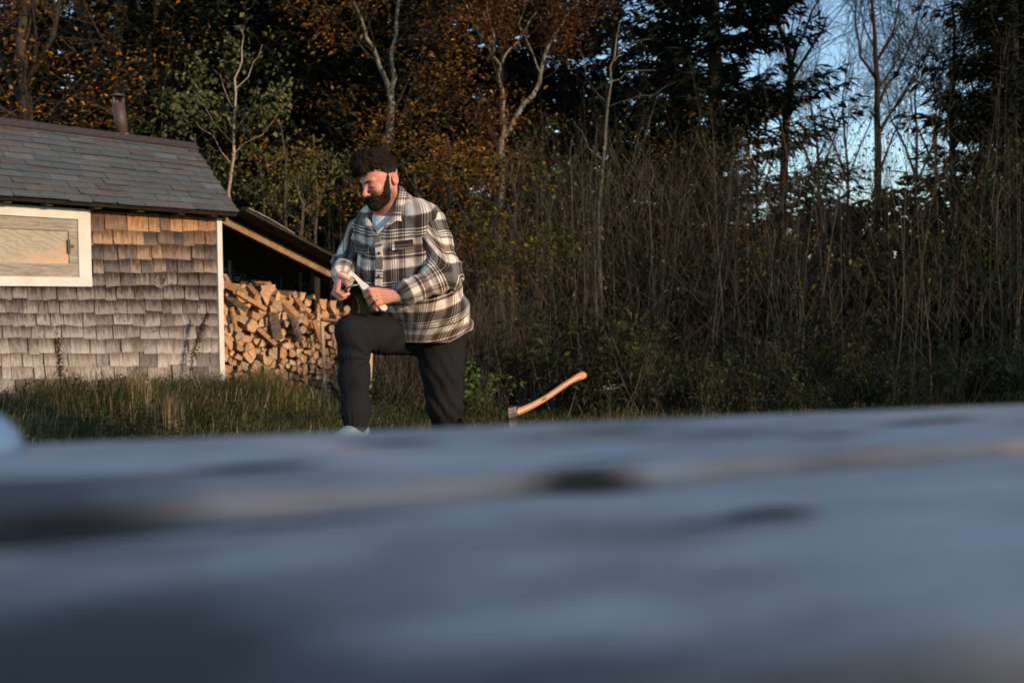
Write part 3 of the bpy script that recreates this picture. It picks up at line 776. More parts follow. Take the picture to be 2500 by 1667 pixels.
class Field:
    def __init__(s, lo, hi, h):
        s.lo = V3(lo); s.h = h; s.n = np.ceil((V3(hi)-s.lo)/h).astype(int)+1
        s.F = np.full(s.n, 1.0, np.float32)
        s.ax = [(s.lo[i]+np.arange(s.n[i])*h) for i in range(3)]
    def region(s, bb, pad):
        i0 = np.clip(np.floor((bb[0]-pad-s.lo)/s.h).astype(int), 0, s.n); i1 = np.clip(np.ceil((bb[1]+pad-s.lo)/s.h).astype(int)+1, 0, s.n)
        sl = tuple(slice(a, b) for a, b in zip(i0, i1))
        return sl, (s.ax[0][sl[0]][:, None, None], s.ax[1][sl[1]][None, :, None], s.ax[2][sl[2]][None, None, :])
    def add(s, f, k=.01, op='u'):
        sl, P = s.region(f.bb, k+3*s.h+.01)
        if any(q.size == 0 for q in P): return s
        d = f(*P).astype(np.float32); c = s.F[sl]
        s.F[sl] = smin(c, d, k) if op == 'u' else smax(c, -d, k) if op == 's' else smax(c, d, k)
        return s
    def mesh(s):
        F = s.F; ins = F < 0
        a = ins[:-1, :-1, :-1]; any_ = np.zeros(a.shape, bool); all_ = np.ones(a.shape, bool)
        for dx in (0, 1):
            for dy in (0, 1):
                for dz in (0, 1):
                    c = ins[dx:dx+a.shape[0], dy:dy+a.shape[1], dz:dz+a.shape[2]]; any_ |= c; all_ &= c
        I = np.argwhere(any_ & ~all_); idx = np.full(a.shape, -1, np.int32); idx[tuple(I.T)] = np.arange(len(I))
        cs = {}
        for dx in (0, 1):
            for dy in (0, 1):
                for dz in (0, 1): cs[dx, dy, dz] = F[I[:, 0]+dx, I[:, 1]+dy, I[:, 2]+dz].astype(np.float64)
        acc = np.zeros((len(I), 3)); cnt = np.zeros(len(I))
        for axx in range(3):
            for p in (0, 1):
                for q in (0, 1):
                    o = [p, q]; o.insert(axx, 0); o1 = list(o); o1[axx] = 1
                    A, B = cs[tuple(o)], cs[tuple(o1)]; m_ = (A < 0) != (B < 0)
                    t_ = np.where(m_, A/np.where(m_, A-B, 1), 0); pt = np.zeros((len(I), 3)); pt += V3(o); pt[:, axx] = t_
                    acc[m_] += pt[m_]; cnt += m_
        vs = s.lo + (I + acc/cnt[:, None])*s.h
        faces = []
        for axx in range(3):
            b1, b2 = [i for i in range(3) if i != axx]
            sl0 = [slice(None)]*3; sl1 = [slice(None)]*3; sl0[axx] = slice(0, -1); sl1[axx] = slice(1, None)
            A, B = ins[tuple(sl0)], ins[tuple(sl1)]; E = np.argwhere(A != B)
            E = E[(E[:, b1] > 0) & (E[:, b2] > 0) & (E[:, b1] < s.n[b1]-1) & (E[:, b2] < s.n[b2]-1)]
            fl = A[tuple(E.T)]
            def g(d1, d2):
                e = E.copy(); e[:, b1] -= d1; e[:, b2] -= d2; return idx[tuple(e.T)]
            q = np.stack([g(1, 1), g(0, 1), g(0, 0), g(1, 0)], 1)
            if axx == 1: fl = ~fl
            q[~fl] = q[~fl][:, ::-1]; faces.append(q)
        return vs, np.concatenate(faces)
def smooth_v(vs, fs, it=1, lam=.5):
    for _ in range(it):
        acc = np.zeros_like(vs); cnt = np.zeros(len(vs))
        for k in range(4):
            a, b = fs[:, k], fs[:, (k+1) % 4]
            np.add.at(acc, a, vs[b]); np.add.at(acc, b, vs[a]); np.add.at(cnt, a, 1); np.add.at(cnt, b, 1)
        vs = vs+(acc/np.maximum(cnt, 1)[:, None]-vs)*lam
    return vs
def vnormals(vs, fs):
    n = np.cross(vs[fs[:, 2]]-vs[fs[:, 0]], vs[fs[:, 3]]-vs[fs[:, 1]]); out = np.zeros_like(vs)
    for k in range(4): np.add.at(out, fs[:, k], n)
    return out/(np.linalg.norm(out, axis=1)[:, None]+1e-12)
def vnoise(P, freq, seed=0):
    fx, fy, fz = freq if hasattr(freq, '__len__') else (freq,)*3
    return np.array([noise.noise(Vector((p[0]*fx+seed, p[1]*fy, p[2]*fz))) for p in P])
def sdf_obj(name, vs, fs, mats, parent=None, uv=None, loc=None, mi=None):
    me = bpy.data.meshes.new(name); off = V3(loc) if loc is not None else np.zeros(3)
    me.vertices.add(len(vs)); me.vertices.foreach_set('co', (vs-off).ravel())
    me.loops.add(len(fs)*4); me.loops.foreach_set('vertex_index', fs.astype(np.int32).ravel())
    me.polygons.add(len(fs)); me.polygons.foreach_set('loop_start', np.arange(0, len(fs)*4, 4, dtype=np.int32))
    me.polygons.foreach_set('loop_total', np.full(len(fs), 4, np.int32))
    me.polygons.foreach_set('use_smooth', np.ones(len(fs), bool))
    for m_ in (mats if isinstance(mats, (list, tuple)) else [mats]): me.materials.append(m_)
    if mi is not None: me.polygons.foreach_set('material_index', mi.astype(np.int32))
    if uv is not None:
        ul = me.uv_layers.new(name='uv'); ul.data.foreach_set('uv', uv.reshape(-1))
    me.update(calc_edges=True); me.validate()
    o = bpy.data.objects.new(name, me); sc.collection.objects.link(o)
    if parent is not None: o.parent = parent
    return o

# ---- pose (pixel and depth of every joint turned into points)
YAW = R_(28)
TF = V3((-math.sin(YAW), -math.cos(YAW), 0)); TL = V3((math.cos(YAW), -math.sin(YAW), 0))   # torso forward, torso left
NB = A3(957, 528, 4.60)
LS, LE, LW = A3(1046, 548, 4.53), A3(1089, 668, 4.48), A3(981, 722, 4.41)
RS, RE, RW = A3(884, 574, 4.70), A3(848, 640, 4.76), A3(836, 676, 4.51)
LH, LK, LA = A3(1078, 800, 4.80), A3(1085, 985, 4.84), A3(1107, 1150, 5.02)
RH, RK, RA = A3(1003, 812, 4.86), A3(864, 812, 4.48), A3(866, 1045, 4.50)
# head frame
HYAW, HPIT = R_(47), R_(24)
hf0 = V3((-math.sin(HYAW), -math.cos(HYAW), 0)); hl = V3((math.cos(HYAW), -math.sin(HYAW), 0)); uz = V3((0, 0, 1))
hf = hf0*math.cos(HPIT)-uz*math.sin(HPIT); hu = hf0*math.sin(HPIT)+uz*math.cos(HPIT)
HM = np.array([hl, hf, hu]); HC = A3(930, 445, 4.52); HS = .885
def H(x, y, z): return HC + (hl*x + hf*y + hu*z)*HS
def hell(c, r, rot=0):
    M = HM
    if rot: c_, s_ = math.cos(rot), math.sin(rot); M = np.array([HM[0], HM[1]*c_+HM[2]*s_, HM[2]*c_-HM[1]*s_])
    return ell(H(*c), V3(r)*HS, M)
def hcone(a, b, ra, rb): return cone(H(*a), H(*b), ra*HS, rb*HS)

# hand joints:  list of fingers, each list of (u,v,depth,radius)
L_F = [[(921,708,4.385,.0125),(903,707,4.352,.0115),(891,713,4.372,.0108),(892,724,4.405,.0095)],
       [(921,718,4.378,.0125),(907,717,4.345,.0115),(896,724,4.368,.0108),(899,735,4.402,.0095)],
       [(925,729,4.378,.0120),(913,729,4.345,.0110),(903,737,4.368,.0102),(908,746,4.402,.0090)],
       [(931,739,4.385,.0110),(921,741,4.355,.0100),(914,749,4.372,.0090),(920,757,4.398,.0080)]]
L_T = [(950,722,4.435,.0145),(925,712,4.445,.0125),(903,709,4.435,.011),(893,709,4.42,.0095)]
R_F = [[(826,700,4.455,.0120),(824,712,4.425,.0112),(838,722,4.412,.0103),(851,717,4.425,.0088)],
       [(822,702,4.468,.0122),(817,717,4.440,.0112),(832,728,4.425,.0103),(845,724,4.438,.0088)],
       [(820,702,4.482,.0120),(815,717,4.462,.0108),(828,730,4.450,.0100),(840,727,4.460,.0086)],
       [(820,700,4.497,.0110),(816,713,4.482,.0098),(826,725,4.474,.0090),(836,724,4.480,.0080)]]
R_T = [(839,684,4.485,.0135),(847,690,4.450,.0125),(851,699,4.430,.0108),(850,706,4.428,.0092)]

def skin_field():
    f = Field((-.96, 4.12, -.30), (-.10, 5.22, 1.52), .0042)
    U = lambda g, k=.012: f.add(g, k)
    # head
    U(hell((0, -.014, .045), (.076, .098, .086)), .0)
    U(hell((0, .028, .012), (.064, .066, .088)), .03)
    U(hell((0, .040, -.060), (.053, .054, .050)), .025)
    U(hell((0, .086, -.086), (.024, .020, .019)), .02)
    for s in (1, -1):
        U(hell((s*.040, .066, -.022), (.025, .022, .024)), .02)
        U(hcone((s*.010, .094, .032), (s*.045, .078, .034), .010, .010), .014)
        f.add(hell((s*.031, .100, .010), (.017, .013, .012)), .010, 's')
        U(hell((s*.031, .078, .008), (.0165, .0155, .0125)), .003)
        U(hell((s*.078, -.036, -.002), (.009, .021, .033), .22), .004)
        f.add(hell((s*.088, -.030, .000), (.006, .010, .016), .2), .004, 's')
        U(hell((s*.014, .107, -.031), (.009, .010, .008)), .006)
    U(hcone((0, .090, .022), (0, .121, -.022), .0085, .0125), .010)
    U(hell((0, .122, -.026), (.0125, .012, .010)), .006)
    U(hcone((-.018, .094, -.056), (.018, .094, -.056), .006, .006), .005)
    U(hcone((-.015, .094, -.067), (.015, .094, -.067), .0065, .0065), .005)
    # neck, torso core, limbs: one connected body
    U(cone(H(0, -.022, -.035), NB+V3((-.035, .0, .0)), .050, .056), .025)
    ch = A3(980, 620, 4.66); pel = A3(1043, 795, 4.82)
    U(cone(NB, ch, .075, .13), .03); U(cone(ch, pel, .13, .105), .03)
    for a, b, ra, rb in ((NB, LS, .05, .055), (NB, RS, .05, .055), (LS, LE, .058, .045), (RS, RE, .058, .045), (LE, LW, .045, .029), (RE, RW, .045, .029),
                         (LH, LK, .078, .055), (RH, RK, .078, .055), (LK, LA, .055, .037), (RK, RA, .055, .037)): U(cone(a, b, ra, rb), .02)
    for A in (LA, RA): U(cone(A-V3((0, 0, .02)), A+V3((-.04, -.12, -.062)), .030, .020), .02)
    # hands
    for W_, FG, TH, in ((LW, L_F, L_T), (RW, R_F, R_T)):
        for q in FG:
            k = A3(*q[0][:3]); U(cone(W_, k, .020, q[0][3]), .012)
            for a, b in zip(q, q[1:]): f.add(cone(A3(*a[:3]), A3(*b[:3]), a[3], b[3]), .0022)
        U(cone(W_, A3(*TH[0][:3]), .022, TH[0][3]), .012)
        for a, b in zip(TH, TH[1:]): f.add(cone(A3(*a[:3]), A3(*b[:3]), a[3], b[3]), .003)
    return f
def stack(tab, exp=2.0):
    """tab rows: u, v, depth, half width, half depth"""
    P = np.array([list(A3(*r[:3]))+[r[3], r[4]] for r in tab]); o = np.argsort(P[:, 2]); P = P[o]
    def f(X, Y, Z):
        g = [np.interp(Z, P[:, 2], P[:, i]) for i in (0, 1, 3, 4)]
        x, y = X-g[0], Y-g[1]; a = x*TL[0]+y*TL[1]; b = x*TF[0]+y*TF[1]
        q = (np.abs(a/g[2])**exp+np.abs(b/g[3])**exp)**(1/exp)
        d = (q-1)*np.minimum(g[2], g[3])
        return np.maximum(d, np.maximum(P[0, 2]-Z, Z-P[-1, 2]))
    m_ = P[:, 3].max()+.02; f.bb = (P[:, :3].min(0)-m_*V3((1, 1, 0)), P[:, :3].max(0)+m_*V3((1, 1, 0))); return f
TORSO = [(957,500,4.60,.070,.055),(960,520,4.60,.115,.078),(966,545,4.60,.165,.102),(972,580,4.61,.200,.128),(978,620,4.63,.212,.146),
         (989,660,4.655,.226,.160),(1004,700,4.68,.246,.178),(1021,745,4.71,.250,.182),(1036,785,4.75,.240,.176),(1045,815,4.78,.216,.166),(1048,842,4.79,.203,.158)]
F_torso = stack(TORSO, 2.25)
SLEEVES = {'l': [cone(LS, LE, .083, .072), cone(LE, LW+(LE-LW)*.14, .073, .050), cone(LW+(LE-LW)*.32, LW+(LE-LW)*.12, .050, .049)],
           'r': [cone(RS, RE, .078, .062), cone(RE, RW+(RE-RW)*.16, .062, .045), cone(RW+(RE-RW)*.3, RW+(RE-RW)*.14, .046, .050)]}
def shirt_field():
    f = Field((-.98, 4.30, .36), (-.08, 5.10, 1.30), .005)
    f.add(F_torso, 0); f.add(cone(NB-V3((0, 0, .02)), LS-TL*.02, .070, .078), .05); f.add(cone(NB-V3((0, 0, .03)), RS+TL*.02, .066, .070), .05)
    f.add(cone(A3(908, 524, 4.63), RS+TL*.01, .050, .068), .03); f.add(cone(A3(985, 497, 4.61), LS+V3((-.02,0,.01)), .055, .078), .04); f.add(cone(LS-TL*.03, LS-TL*.02-V3((0,0,.15)), .085, .07), .05)
    # belly roll over the belt line
    f.add(ell(A3(958, 672, 4.60), (.15, .10, .13)), .08)
    # open neck
    f.add(cone(H(0, -.02, -.03), NB+TF*.005+V3((0, 0, -.02)), .085, .070), .012, 's')
    f.add(cone(NB+TF*.05+V3((0, 0, .03)), A3(927, 566, 4.46), .055, .012), .012, 's')
    # side slit: the right front panel stops above the raised thigh
    X, Y, Z = f.ax[0][:, None, None], f.ax[1][None, :, None], f.ax[2][None, None, :]
    p = A3(969, 800, 4.62); zt = A3(977, 790, 4.62)[2]
    f.F = np.maximum(f.F, -np.maximum(np.maximum(X-p[0], Z-zt), Y-4.72).astype(np.float32))
    # hem rises towards the back
    zh = A3(1000, 838, 4.6)[2]
    f.F = np.maximum(f.F, (zh+np.clip((X-A3(1095, 800, 4.6)[0])*.55, 0, .08)-Z).astype(np.float32))
    return f
def pants_field():
    f = Field((-.98, 4.25, -.26), (-.08, 5.25, .80), .0055)
    f.add(ell(A3(1046, 778, 4.80), (.185, .155, .14)), 0)
    f.add(cone(LH+V3((0, 0, .03)), A3(1080, 900, 4.80), .135, .103), .05); f.add(cone(A3(1080, 900, 4.80), LK, .103, .086), .03)
    f.add(cone(LK, A3(1097, 1050, 4.90), .086, .070), .03); f.add(cone(A3(1097, 1050, 4.90), LA, .070, .056), .03)
    f.add(cone(RH, RH+(RK-RH)*.55, .115, .095), .05); f.add(cone(RH+(RK-RH)*.5, RK, .096, .082), .03)
    m1 = A3(865, 920, 4.50); f.add(cone(RK, m1, .079, .067), .03); f.add(cone(m1, A3(868, 1000, 4.50), .067, .064), .03)
    f.add(cone(A3(869, 1000, 4.50), A3(869, 1036, 4.50), .063, .054), .02)
    return f
M_SKIN = None
def skin_material():
    t = NM('skin', .55, .35); p = t.coord('Position')
    nz = t.noise(p, 60, 4, .6); n2 = t.noise(p, 9, 2)
    c = t.ramp(nz, [(.3, (.50, .21, .14)), (.7, (.64, .305, .215))])
    c = t.mix(t.ramp(n2, [(.4, 0.0), (.65, .5)]), c, (.55, .19, .135))
    # stubble round the beard: darker skin on the jaw and neck, patchy at its edge
    q = t.n('ShaderNodeVectorMath', operation='DISTANCE'); t.l(p, q.inputs[0]); q.inputs[1].default_value = tuple(H(0, .040, -.075))
    e_ = t.math('ADD', q.outputs['Value'], t.math('MULTIPLY', t.math('SUBTRACT', t.noise(p, 110, 3), .5), .022))
    c = t.mix(t.ramp(t.math('MULTIPLY', e_, 8), [(.52, .72), (.66, 0.0)]), c, (.11, .055, .038))
    t.set('Base Color', c); t.set('Subsurface Weight', .12); t.set('Subsurface Radius', (.012, .004, .002)); t.bump(nz, .15, .002); return t.m
def plaid_material():
    t = NM('plaid_flannel', .95, .08); uv = t.sep(t.coord('UV'))
    def stripes(x, per, off, stops):
        fr = t.math('FRACT', t.math('ADD', t.math('DIVIDE', x, per), off)); return t.ramp(fr, stops, 'CONSTANT')
    Wh, Bk, Br, Gy = (.80, .76, .74), (.032, .025, .026), (.14, .074, .052), (.36, .295, .25)
    # widths as fractions of the repeat
    Wh = (.82, .75, .66)
    weft = stripes(uv[1], .212, 0.0, [(0, Bk), (.19, Gy), (.21, Wh), (.38, Gy), (.40, Bk), (.45, Wh), (.47, Br), (.61, Gy), (.64, Wh), (.76, Gy), (.785, Bk), (.815, Wh), (.84, Bk), (.87, Wh), (.895, Bk), (.93, Wh), (.95, Bk)])
    warp = stripes(uv[0], .128, .14, [(0, Wh), (.28, Gy), (.33, Br), (.50, Wh), (.525, Bk), (.56, Wh), (.60, Gy), (.64, Wh), (.70, Bk), (.73, Wh), (.76, Br), (.90, Gy), (.935, Wh), (.95, Bk)])
    c = t.mix(.36, weft, warp)
    lum = t.mix(1.0, weft, warp, 'MULTIPLY')
    c = t.mix(.58, c, lum)
    p = t.coord('Position'); n1 = t.noise(p, 240, 2); n2 = t.noise(p, 12, 3)
    c = t.mix(.5, c, t.mix(1.0, c, t.ramp(n1, [(.3, .5), (.7, 1.4)]), 'MULTIPLY'))
    t.set('Base Color', c); t.set('Sheen Weight', .25); t.set('Sheen Roughness', .5)
    n3 = t.noise(t.mapv(p, (1, 1, 1.5)), 9, 2, .45, .4)
    t.bump(t.math('ADD', t.math('MULTIPLY', n1, .05), n3), .35, .02); return t.m
def uv_tube(P, fs, a, b, off=0, ref=uz):
    """uv per face corner: x = angle times radius around axis a-b, y = distance along it"""
    a, b = V3(a), V3(b); d = (b-a)/np.linalg.norm(b-a); x = ref-d*(ref@d); x /= np.linalg.norm(x); y = np.cross(d, x)
    q = P-a; t_ = q@d; r = q-np.outer(t_, d); ang = np.arctan2(r@y, r@x)
    A_ = ang[fs]; c = A_[:, :1]; A_ = c+((A_-c+np.pi) % (2*np.pi)-np.pi)
    return A_*.068, t_[fs]+off
person = empty('person', (LA[0]-.1, LA[1]-.1, gz(LA[0], LA[1])), 'bearded man in plaid flannel shirt and dark trousers carving wood, one foot raised', 'person')
def pkid(o): o.location = -Vector(person.location); return o

def build_person():
    M_SKIN = skin_material()
    f = skin_field(); vs, fs = f.mesh(); vs = smooth_v(vs, fs, 1, .35)
    body = pkid(sdf_obj('body', vs, fs, M_SKIN, person))
    # ---------- shirt
    f = shirt_field(); vs, fs = f.mesh(); vs = smooth_v(vs, fs, 2, .5)
    X, Y, Z = vs.T; N = vnormals(vs, fs)
    seglen = lambda P, a, b: (P-a)@((b-a)/np.linalg.norm(b-a))
    amp = .010*vnoise(vs, (9, 9, 16))+.005*vnoise(vs, (22, 22, 34), 5)
    back = np.clip((X-A3(1030, 0, 4.7)[0])/.2, 0, 1)
    amp += back*.005*np.sin((Z+X*.55)*62+3*vnoise(vs, 8, 2))
    amp *= np.clip((Z-A3(1000, 838, 4.6)[2])/.12, .12, 1)
    vs = vs+N*amp[:, None]; vs = smooth_v(vs, fs, 1, .4)
    P = vs; uv = np.zeros((len(fs), 4, 2))
    lean = NB-A3(1043, 795, 4.82); lean /= np.linalg.norm(lean)
    q = P-A3(1000, 680, 4.70); a_ = q@TL; b_ = q@TF; ang = np.arctan2(a_, b_)
    A_ = ang[fs]; c0 = A_[:, :1]; A_ = c0+((A_-c0+np.pi) % (2*np.pi)-np.pi)
    h0 = A3(928, 695, 4.45)@lean
    hv = P@lean-h0+.10*np.clip(a_, -.3, .3)-.04*np.clip(-a_, 0, .3)
    uv[..., 0] = A_*.215; uv[..., 1] = hv[fs]
    MP = plaid_material()
    shirt = pkid(sdf_obj('shirt', vs, fs, MP, person, uv))
    SV = {}
    for sd_, (a, b, c) in {'l': (LS, LE, LW), 'r': (RS, RE, RW)}.items():
        g = Field(np.minimum.reduce([a, b, c])-.14, np.maximum.reduce([a, b, c])+.14, .005)
        for q_ in SLEEVES[sd_]: g.add(q_, .035)
        sv, sf = g.mesh(); sv = smooth_v(sv, sf, 2, .5); sn = vnormals(sv, sf)
        t1, t2 = seglen(sv, a, b), seglen(sv, b, c); L1 = np.linalg.norm(b-a)
        upper = np.minimum.reduce([SLEEVES[sd_][0](*sv.T)]) < np.minimum.reduce([q_(*sv.T) for q_ in SLEEVES[sd_][1:]])
        n1_, n2_ = vnoise(sv, (11, 11, 14)), vnoise(sv, 26, 4)
        am = .007*n1_+.004*n2_
        am += np.where(upper, .006*np.sin(t1*72+4*n1_)*np.clip(t1/.2, 0, 1), 0)
        am += np.where(~upper, .0075*np.sin(t2*100+4*n1_)*np.exp(-np.abs(t2-.05)/.12), 0)
        if sd_ == 'r': am += np.where(upper, -.6, .6)*.006*np.sin(t1*60+3*n1_)
        sv = sv+sn*am[:, None]; sv = smooth_v(sv, sf, 1, .3)
        # blended coordinates along the bent sleeve
        wgt = np.clip((t2+.05)/.10, 0, 1); wgt = wgt*wgt*(3-2*wgt)
        yy = t1*(1-wgt)+(L1+t2)*wgt
        ref = np.cross(b-a, c-b); ref /= np.linalg.norm(ref); d1 = (b-a)/np.linalg.norm(b-a); d2 = (c-b)/np.linalg.norm(c-b); w1 = wgt[:, None]
        dw = d1*(1-w1)+d2*w1; dw /= np.linalg.norm(dw, axis=1)[:, None]
        q = sv-((a+d1*t1[:, None])*(1-w1)+(b+d2*t2[:, None])*w1); an = np.arctan2((q*np.cross(dw, ref)).sum(1), q@ref)
        AA = an[sf]; c0 = AA[:, :1]; AA = c0+((AA-c0+np.pi) % (2*np.pi)-np.pi)
        su = np.stack([AA*.075+.05, -yy[sf]+.06], -1)
        o = sdf_obj('sleeve', sv, sf, MP, shirt, su); o.location = -Vector(person.location)-Vector(shirt.location)
    def surf(u, v, depth0=4.2, lift=.004):
        """first point of the shirt surface seen from the camera along a pixel (used to lay the pockets and buttons on the cloth)"""
        d = ray(u, v); d_ = V3(d); dn = d_/np.linalg.norm(d_)
        w_ = vs-V3(CAM); t_ = w_@dn; off = np.linalg.norm(w_-np.outer(t_, dn), axis=1); m_ = off < .008
        if not m_.any(): m_ = off < .02
        k = np.argmin(np.where(m_, t_, 9)); tt = t_[m_].min()
        nn = N[k]
        return V3(CAM)+dn*(tt-.001), nn
    def strip(pix, half, name, lift=.0035, mat_=MP, uvo=0, parent=shirt, thick=.004):
        """cloth band following pixels over the shirt; half = half width in m"""
        pts = [surf(*p) for p in pix]; b = MB(); n = len(pts)
        L = []; run = 0
        for i, (p, nn) in enumerate(pts):
            nn = (nn+np.array([sum(q[1][k] for q in pts)/n for k in range(3)])); nn /= np.linalg.norm(nn)
            t_ = pts[min(i+1, n-1)][0]-pts[max(i-1, 0)][0]; t_ /= np.linalg.norm(t_); sd_ = np.cross(t_, nn); sd_ /= np.linalg.norm(sd_)
            if i: run += np.linalg.norm(p-pts[i-1][0])
            L.append((p-sd_*half-nn*.004, p-sd_*half+nn*lift, p+sd_*half+nn*lift, p+sd_*half-nn*.004, run))
        vs_ = [x for r in L for x in r[:4]]; fs_ = []; us = []
        for i in range(n-1):
            for j in range(3):
                fs_.append((i*4+j, i*4+j+1, (i+1)*4+j+1, (i+1)*4+j))
                y0, y1 = L[i][0]@lean, L[i+1][0]@lean; xs_ = (uvo-half, uvo-half, uvo+half, uvo+half)
                us.append([(xs_[j], y0), (xs_[j+1], y0), (xs_[j+1], y1), (xs_[j], y1)])
        b.add(vs_, fs_, 0, us); o = b.build(name, mat_, smooth=False); o.parent = parent
        o.location = -Vector(person.location)-Vector(parent.location) if parent is not person else -Vector(person.location)
        return o
    strip([(921, 578), (924, 600), (926, 625), (926, 650), (925, 675), (924, 698)], .017, 'placket', .0035, uvo=.003)
    # pocket flaps
    for pix, nm in (([(958, 600), (975, 599), (995, 597), (1010, 595)], 'pocket_flap'), ([(868, 604), (880, 608), (893, 609), (903, 608)], 'pocket_flap')):
        strip(pix, .020, nm, .005, uvo=.10)
    dk = simple('dark_button', (.02, .016, .015), .4, .5, .1)
    for u, v in ((926, 619), (925, 676), (974, 612), (874, 617)):
        p, nn = surf(u, v); b = MB(); nn = V3((-.15, -.97, .1))
        nv = Vector(nn); c = Vector(p)+nv*.008; x = nv.orthogonal().normalized(); y = nv.cross(x)
        b.tube([c-nv*.004, c+nv*.003], [.0075, .0062], 12); o = b.build('button', dk, smooth=False); o.parent = shirt; o.location = -Vector(person.location)-Vector(shirt.location)
    # collar: two folded flaps from pixel outlines (outer stand, tip)
    def flap(rows, name):
        b = MB(); R_n = len(rows); C_n = len(rows[0]); vs_ = [A3(*p) for r in rows for p in r]
        back = [v+V3((0, .007, 0)) for v in vs_]; fs_, us = [], []
        for i in range(R_n-1):
            for j in range(C_n-1):
                k = i*C_n+j; fs_.append((k, k+1, k+C_n+1, k+C_n)); us.append([(vs_[q][0]*.9, vs_[q][2]) for q in (k, k+1, k+C_n+1, k+C_n)])
        m_ = len(vs_); allv = vs_+back; fb = [tuple(m_+q for q in f_[::-1]) for f_ in fs_]; ub = [u[::-1] for u in us]
        rim = [i for i in range(C_n)]+[(i+1)*C_n-1 for i in range(1, R_n)]+[R_n*C_n-1-i for i in range(1, C_n)]+[(R_n-1-i)*C_n for i in range(1, R_n-1)]
        fr = [(rim[(i+1) % len(rim)], rim[i], rim[i]+m_, rim[(i+1) % len(rim)]+m_) for i in range(len(rim))]
        b.add(allv, fs_+fb+fr, 0, us+ub+[[(0, 0)]*4]*len(fr)); o = b.build(name, MP, smooth=True); o.parent = shirt; o.location = -Vector(person.location)-Vector(shirt.location)
    flap([[(971,452,4.640),(974,457,4.595),(973,470,4.555),(968,490,4.520),(962,512,4.490),(948,540,4.455),(927,570,4.440)],
          [(980,456,4.650),(986,463,4.590),(985,480,4.540),(981,500,4.505),(976,520,4.480),(964,538,4.455),(944,556,4.440)],
          [(987,461,4.645),(993,470,4.590),(994,488,4.545),(994,508,4.510),(993,526,4.488),(990,540,4.470),(968,539,4.455)]], 'collar')
    flap([[(896,505,4.64),(899,520,4.60),(901,535,4.56),(908,548,4.50),(916,560,4.455),(922,572,4.440)],
          [(890,510,4.65),(891,524,4.60),(892,536,4.56),(898,550,4.51),(906,560,4.47),(914,566,4.450)],
          [(884,516,4.66),(883,528,4.61),(885,540,4.57),(888,550,4.53),(897,556,4.49),(904,560,4.465)]], 'collar')
    # white T-shirt in the opening
    g = Field((-.80, 4.38, .95), (-.40, 4.80, 1.30), .005)
    g.add(cone(NB+TF*.016, A3(940, 562, 4.57), .082, .068), 0); g.add(cone(H(0, -.02, -.03), NB+TF*.022+V3((0, 0, .002)), .080, .071), .006, 's')
    tv, tf = g.mesh(); o = sdf_obj('t_shirt', smooth_v(tv, tf, 1), tf, simple('white_cotton', (.62, .63, .66), .9, .1, .08, 40, .2), person); pkid(o)
    # ---------- trousers
    f = pants_field(); vs2, fs2 = f.mesh(); vs2 = smooth_v(vs2, fs2, 2)
    N2 = vnormals(vs2, fs2); X, Y, Z = vs2.T
    nz = vnoise(vs2, (8, 8, 8)); 
    kx = RK; dist = np.linalg.norm(vs2-kx, axis=1)
    th = seglen(vs2, RH, RK)
    a1 = .004*nz
    leg = (X < A3(985, 0, 4.6)[0])
    # creases fan out from behind the knee along the thigh and the shin
    kb = A3(915, 872, 4.58); r_ = np.linalg.norm((vs2-kb)*V3((1, .6, 1)), axis=1); ang = np.arctan2((Z-kb[2]), (X-kb[0]))
    a1 += np.where(leg, .004*np.sin(ang*9+2*nz)*np.exp(-((r_-.12)/.12)**2), 0)
    a1 += np.where(~leg, .0035*np.sin((Z*1.0+X*1.7)*60+2*nz)*np.clip((.62-Z)/.3, 0, 1), 0)
    a1 += np.where(leg & (Z < A3(0, 1008, 4.5)[2]), .0015*np.sin(np.arctan2(Y-RA[1], X-RA[0])*16), 0)
    vs2 = vs2+N2*a1[:, None]
    t = NM('charcoal_joggers', .9, .12); p = t.coord('Position'); n1 = t.noise(p, 320, 2); n3 = t.noise(t.mapv(p, (1, 1, .35), rot=(0, .5, 0)), 26, 3, .5, 1.0)
    t.set('Base Color', t.ramp(n1, [(.35, (.012, .012, .013)), (.7, (.023, .023, .024))])); t.set('Specular IOR Level', .05)
    t.bump(t.math('ADD', n3, t.math('MULTIPLY', n1, .08)), .5, .014)
    pkid(sdf_obj('trousers', vs2, fs2, t.m, person))
    # ---------- shoes
    for A, toe in ((RA, V3((-.075, -.175, 0))), (LA, V3((-.10, -.16, 0)))):
        d = toe/np.linalg.norm(toe); s_ = np.cross(d, uz); M = np.array([s_, d, uz]); z0 = A[2]-.073
        g = Field(A-V3((.25, .27, .16)), A+V3((.2, .2, .06)), .0045)
        g.add(cone(A-d*.02+V3((0, 0, -.018)), A+toe*.45+V3((0, 0, -.030)), .052, .040), 0)
        g.add(ell(A+toe*.85+V3((0, 0, -.042)), (.045, .07, .032), M), .03); g.add(ell(A-d*.035+V3((0, 0, -.030)), (.042, .045, .050), M), .02)
        for k in range(4):
            c = A+toe*(.28+.13*k)+V3((0, 0, .010-.008*k)); g.add(cone(c-s_*.025, c+s_*.025, .005, .005), .002)
        v_, f_ = g.mesh(); mi = (v_[f_][:, :, 2].mean(1) < z0+.024)
        ms = [bpy.data.materials.get('shoe_fabric') or simple('shoe_fabric', (.20, .26, .28), .8, .2, .2, 60, .3), bpy.data.materials.get('shoe_sole') or simple('shoe_sole', (.72, .72, .68), .6, .3, .1)]
        o = sdf_obj('shoe', v_, f_, ms, person, mi=mi.astype(int)); pkid(o)
    # ---------- hair and beard
    hm = NM('dark_hair', .75, .12); p = hm.coord('Position'); n1 = hm.noise(p, 170, 3, .8)
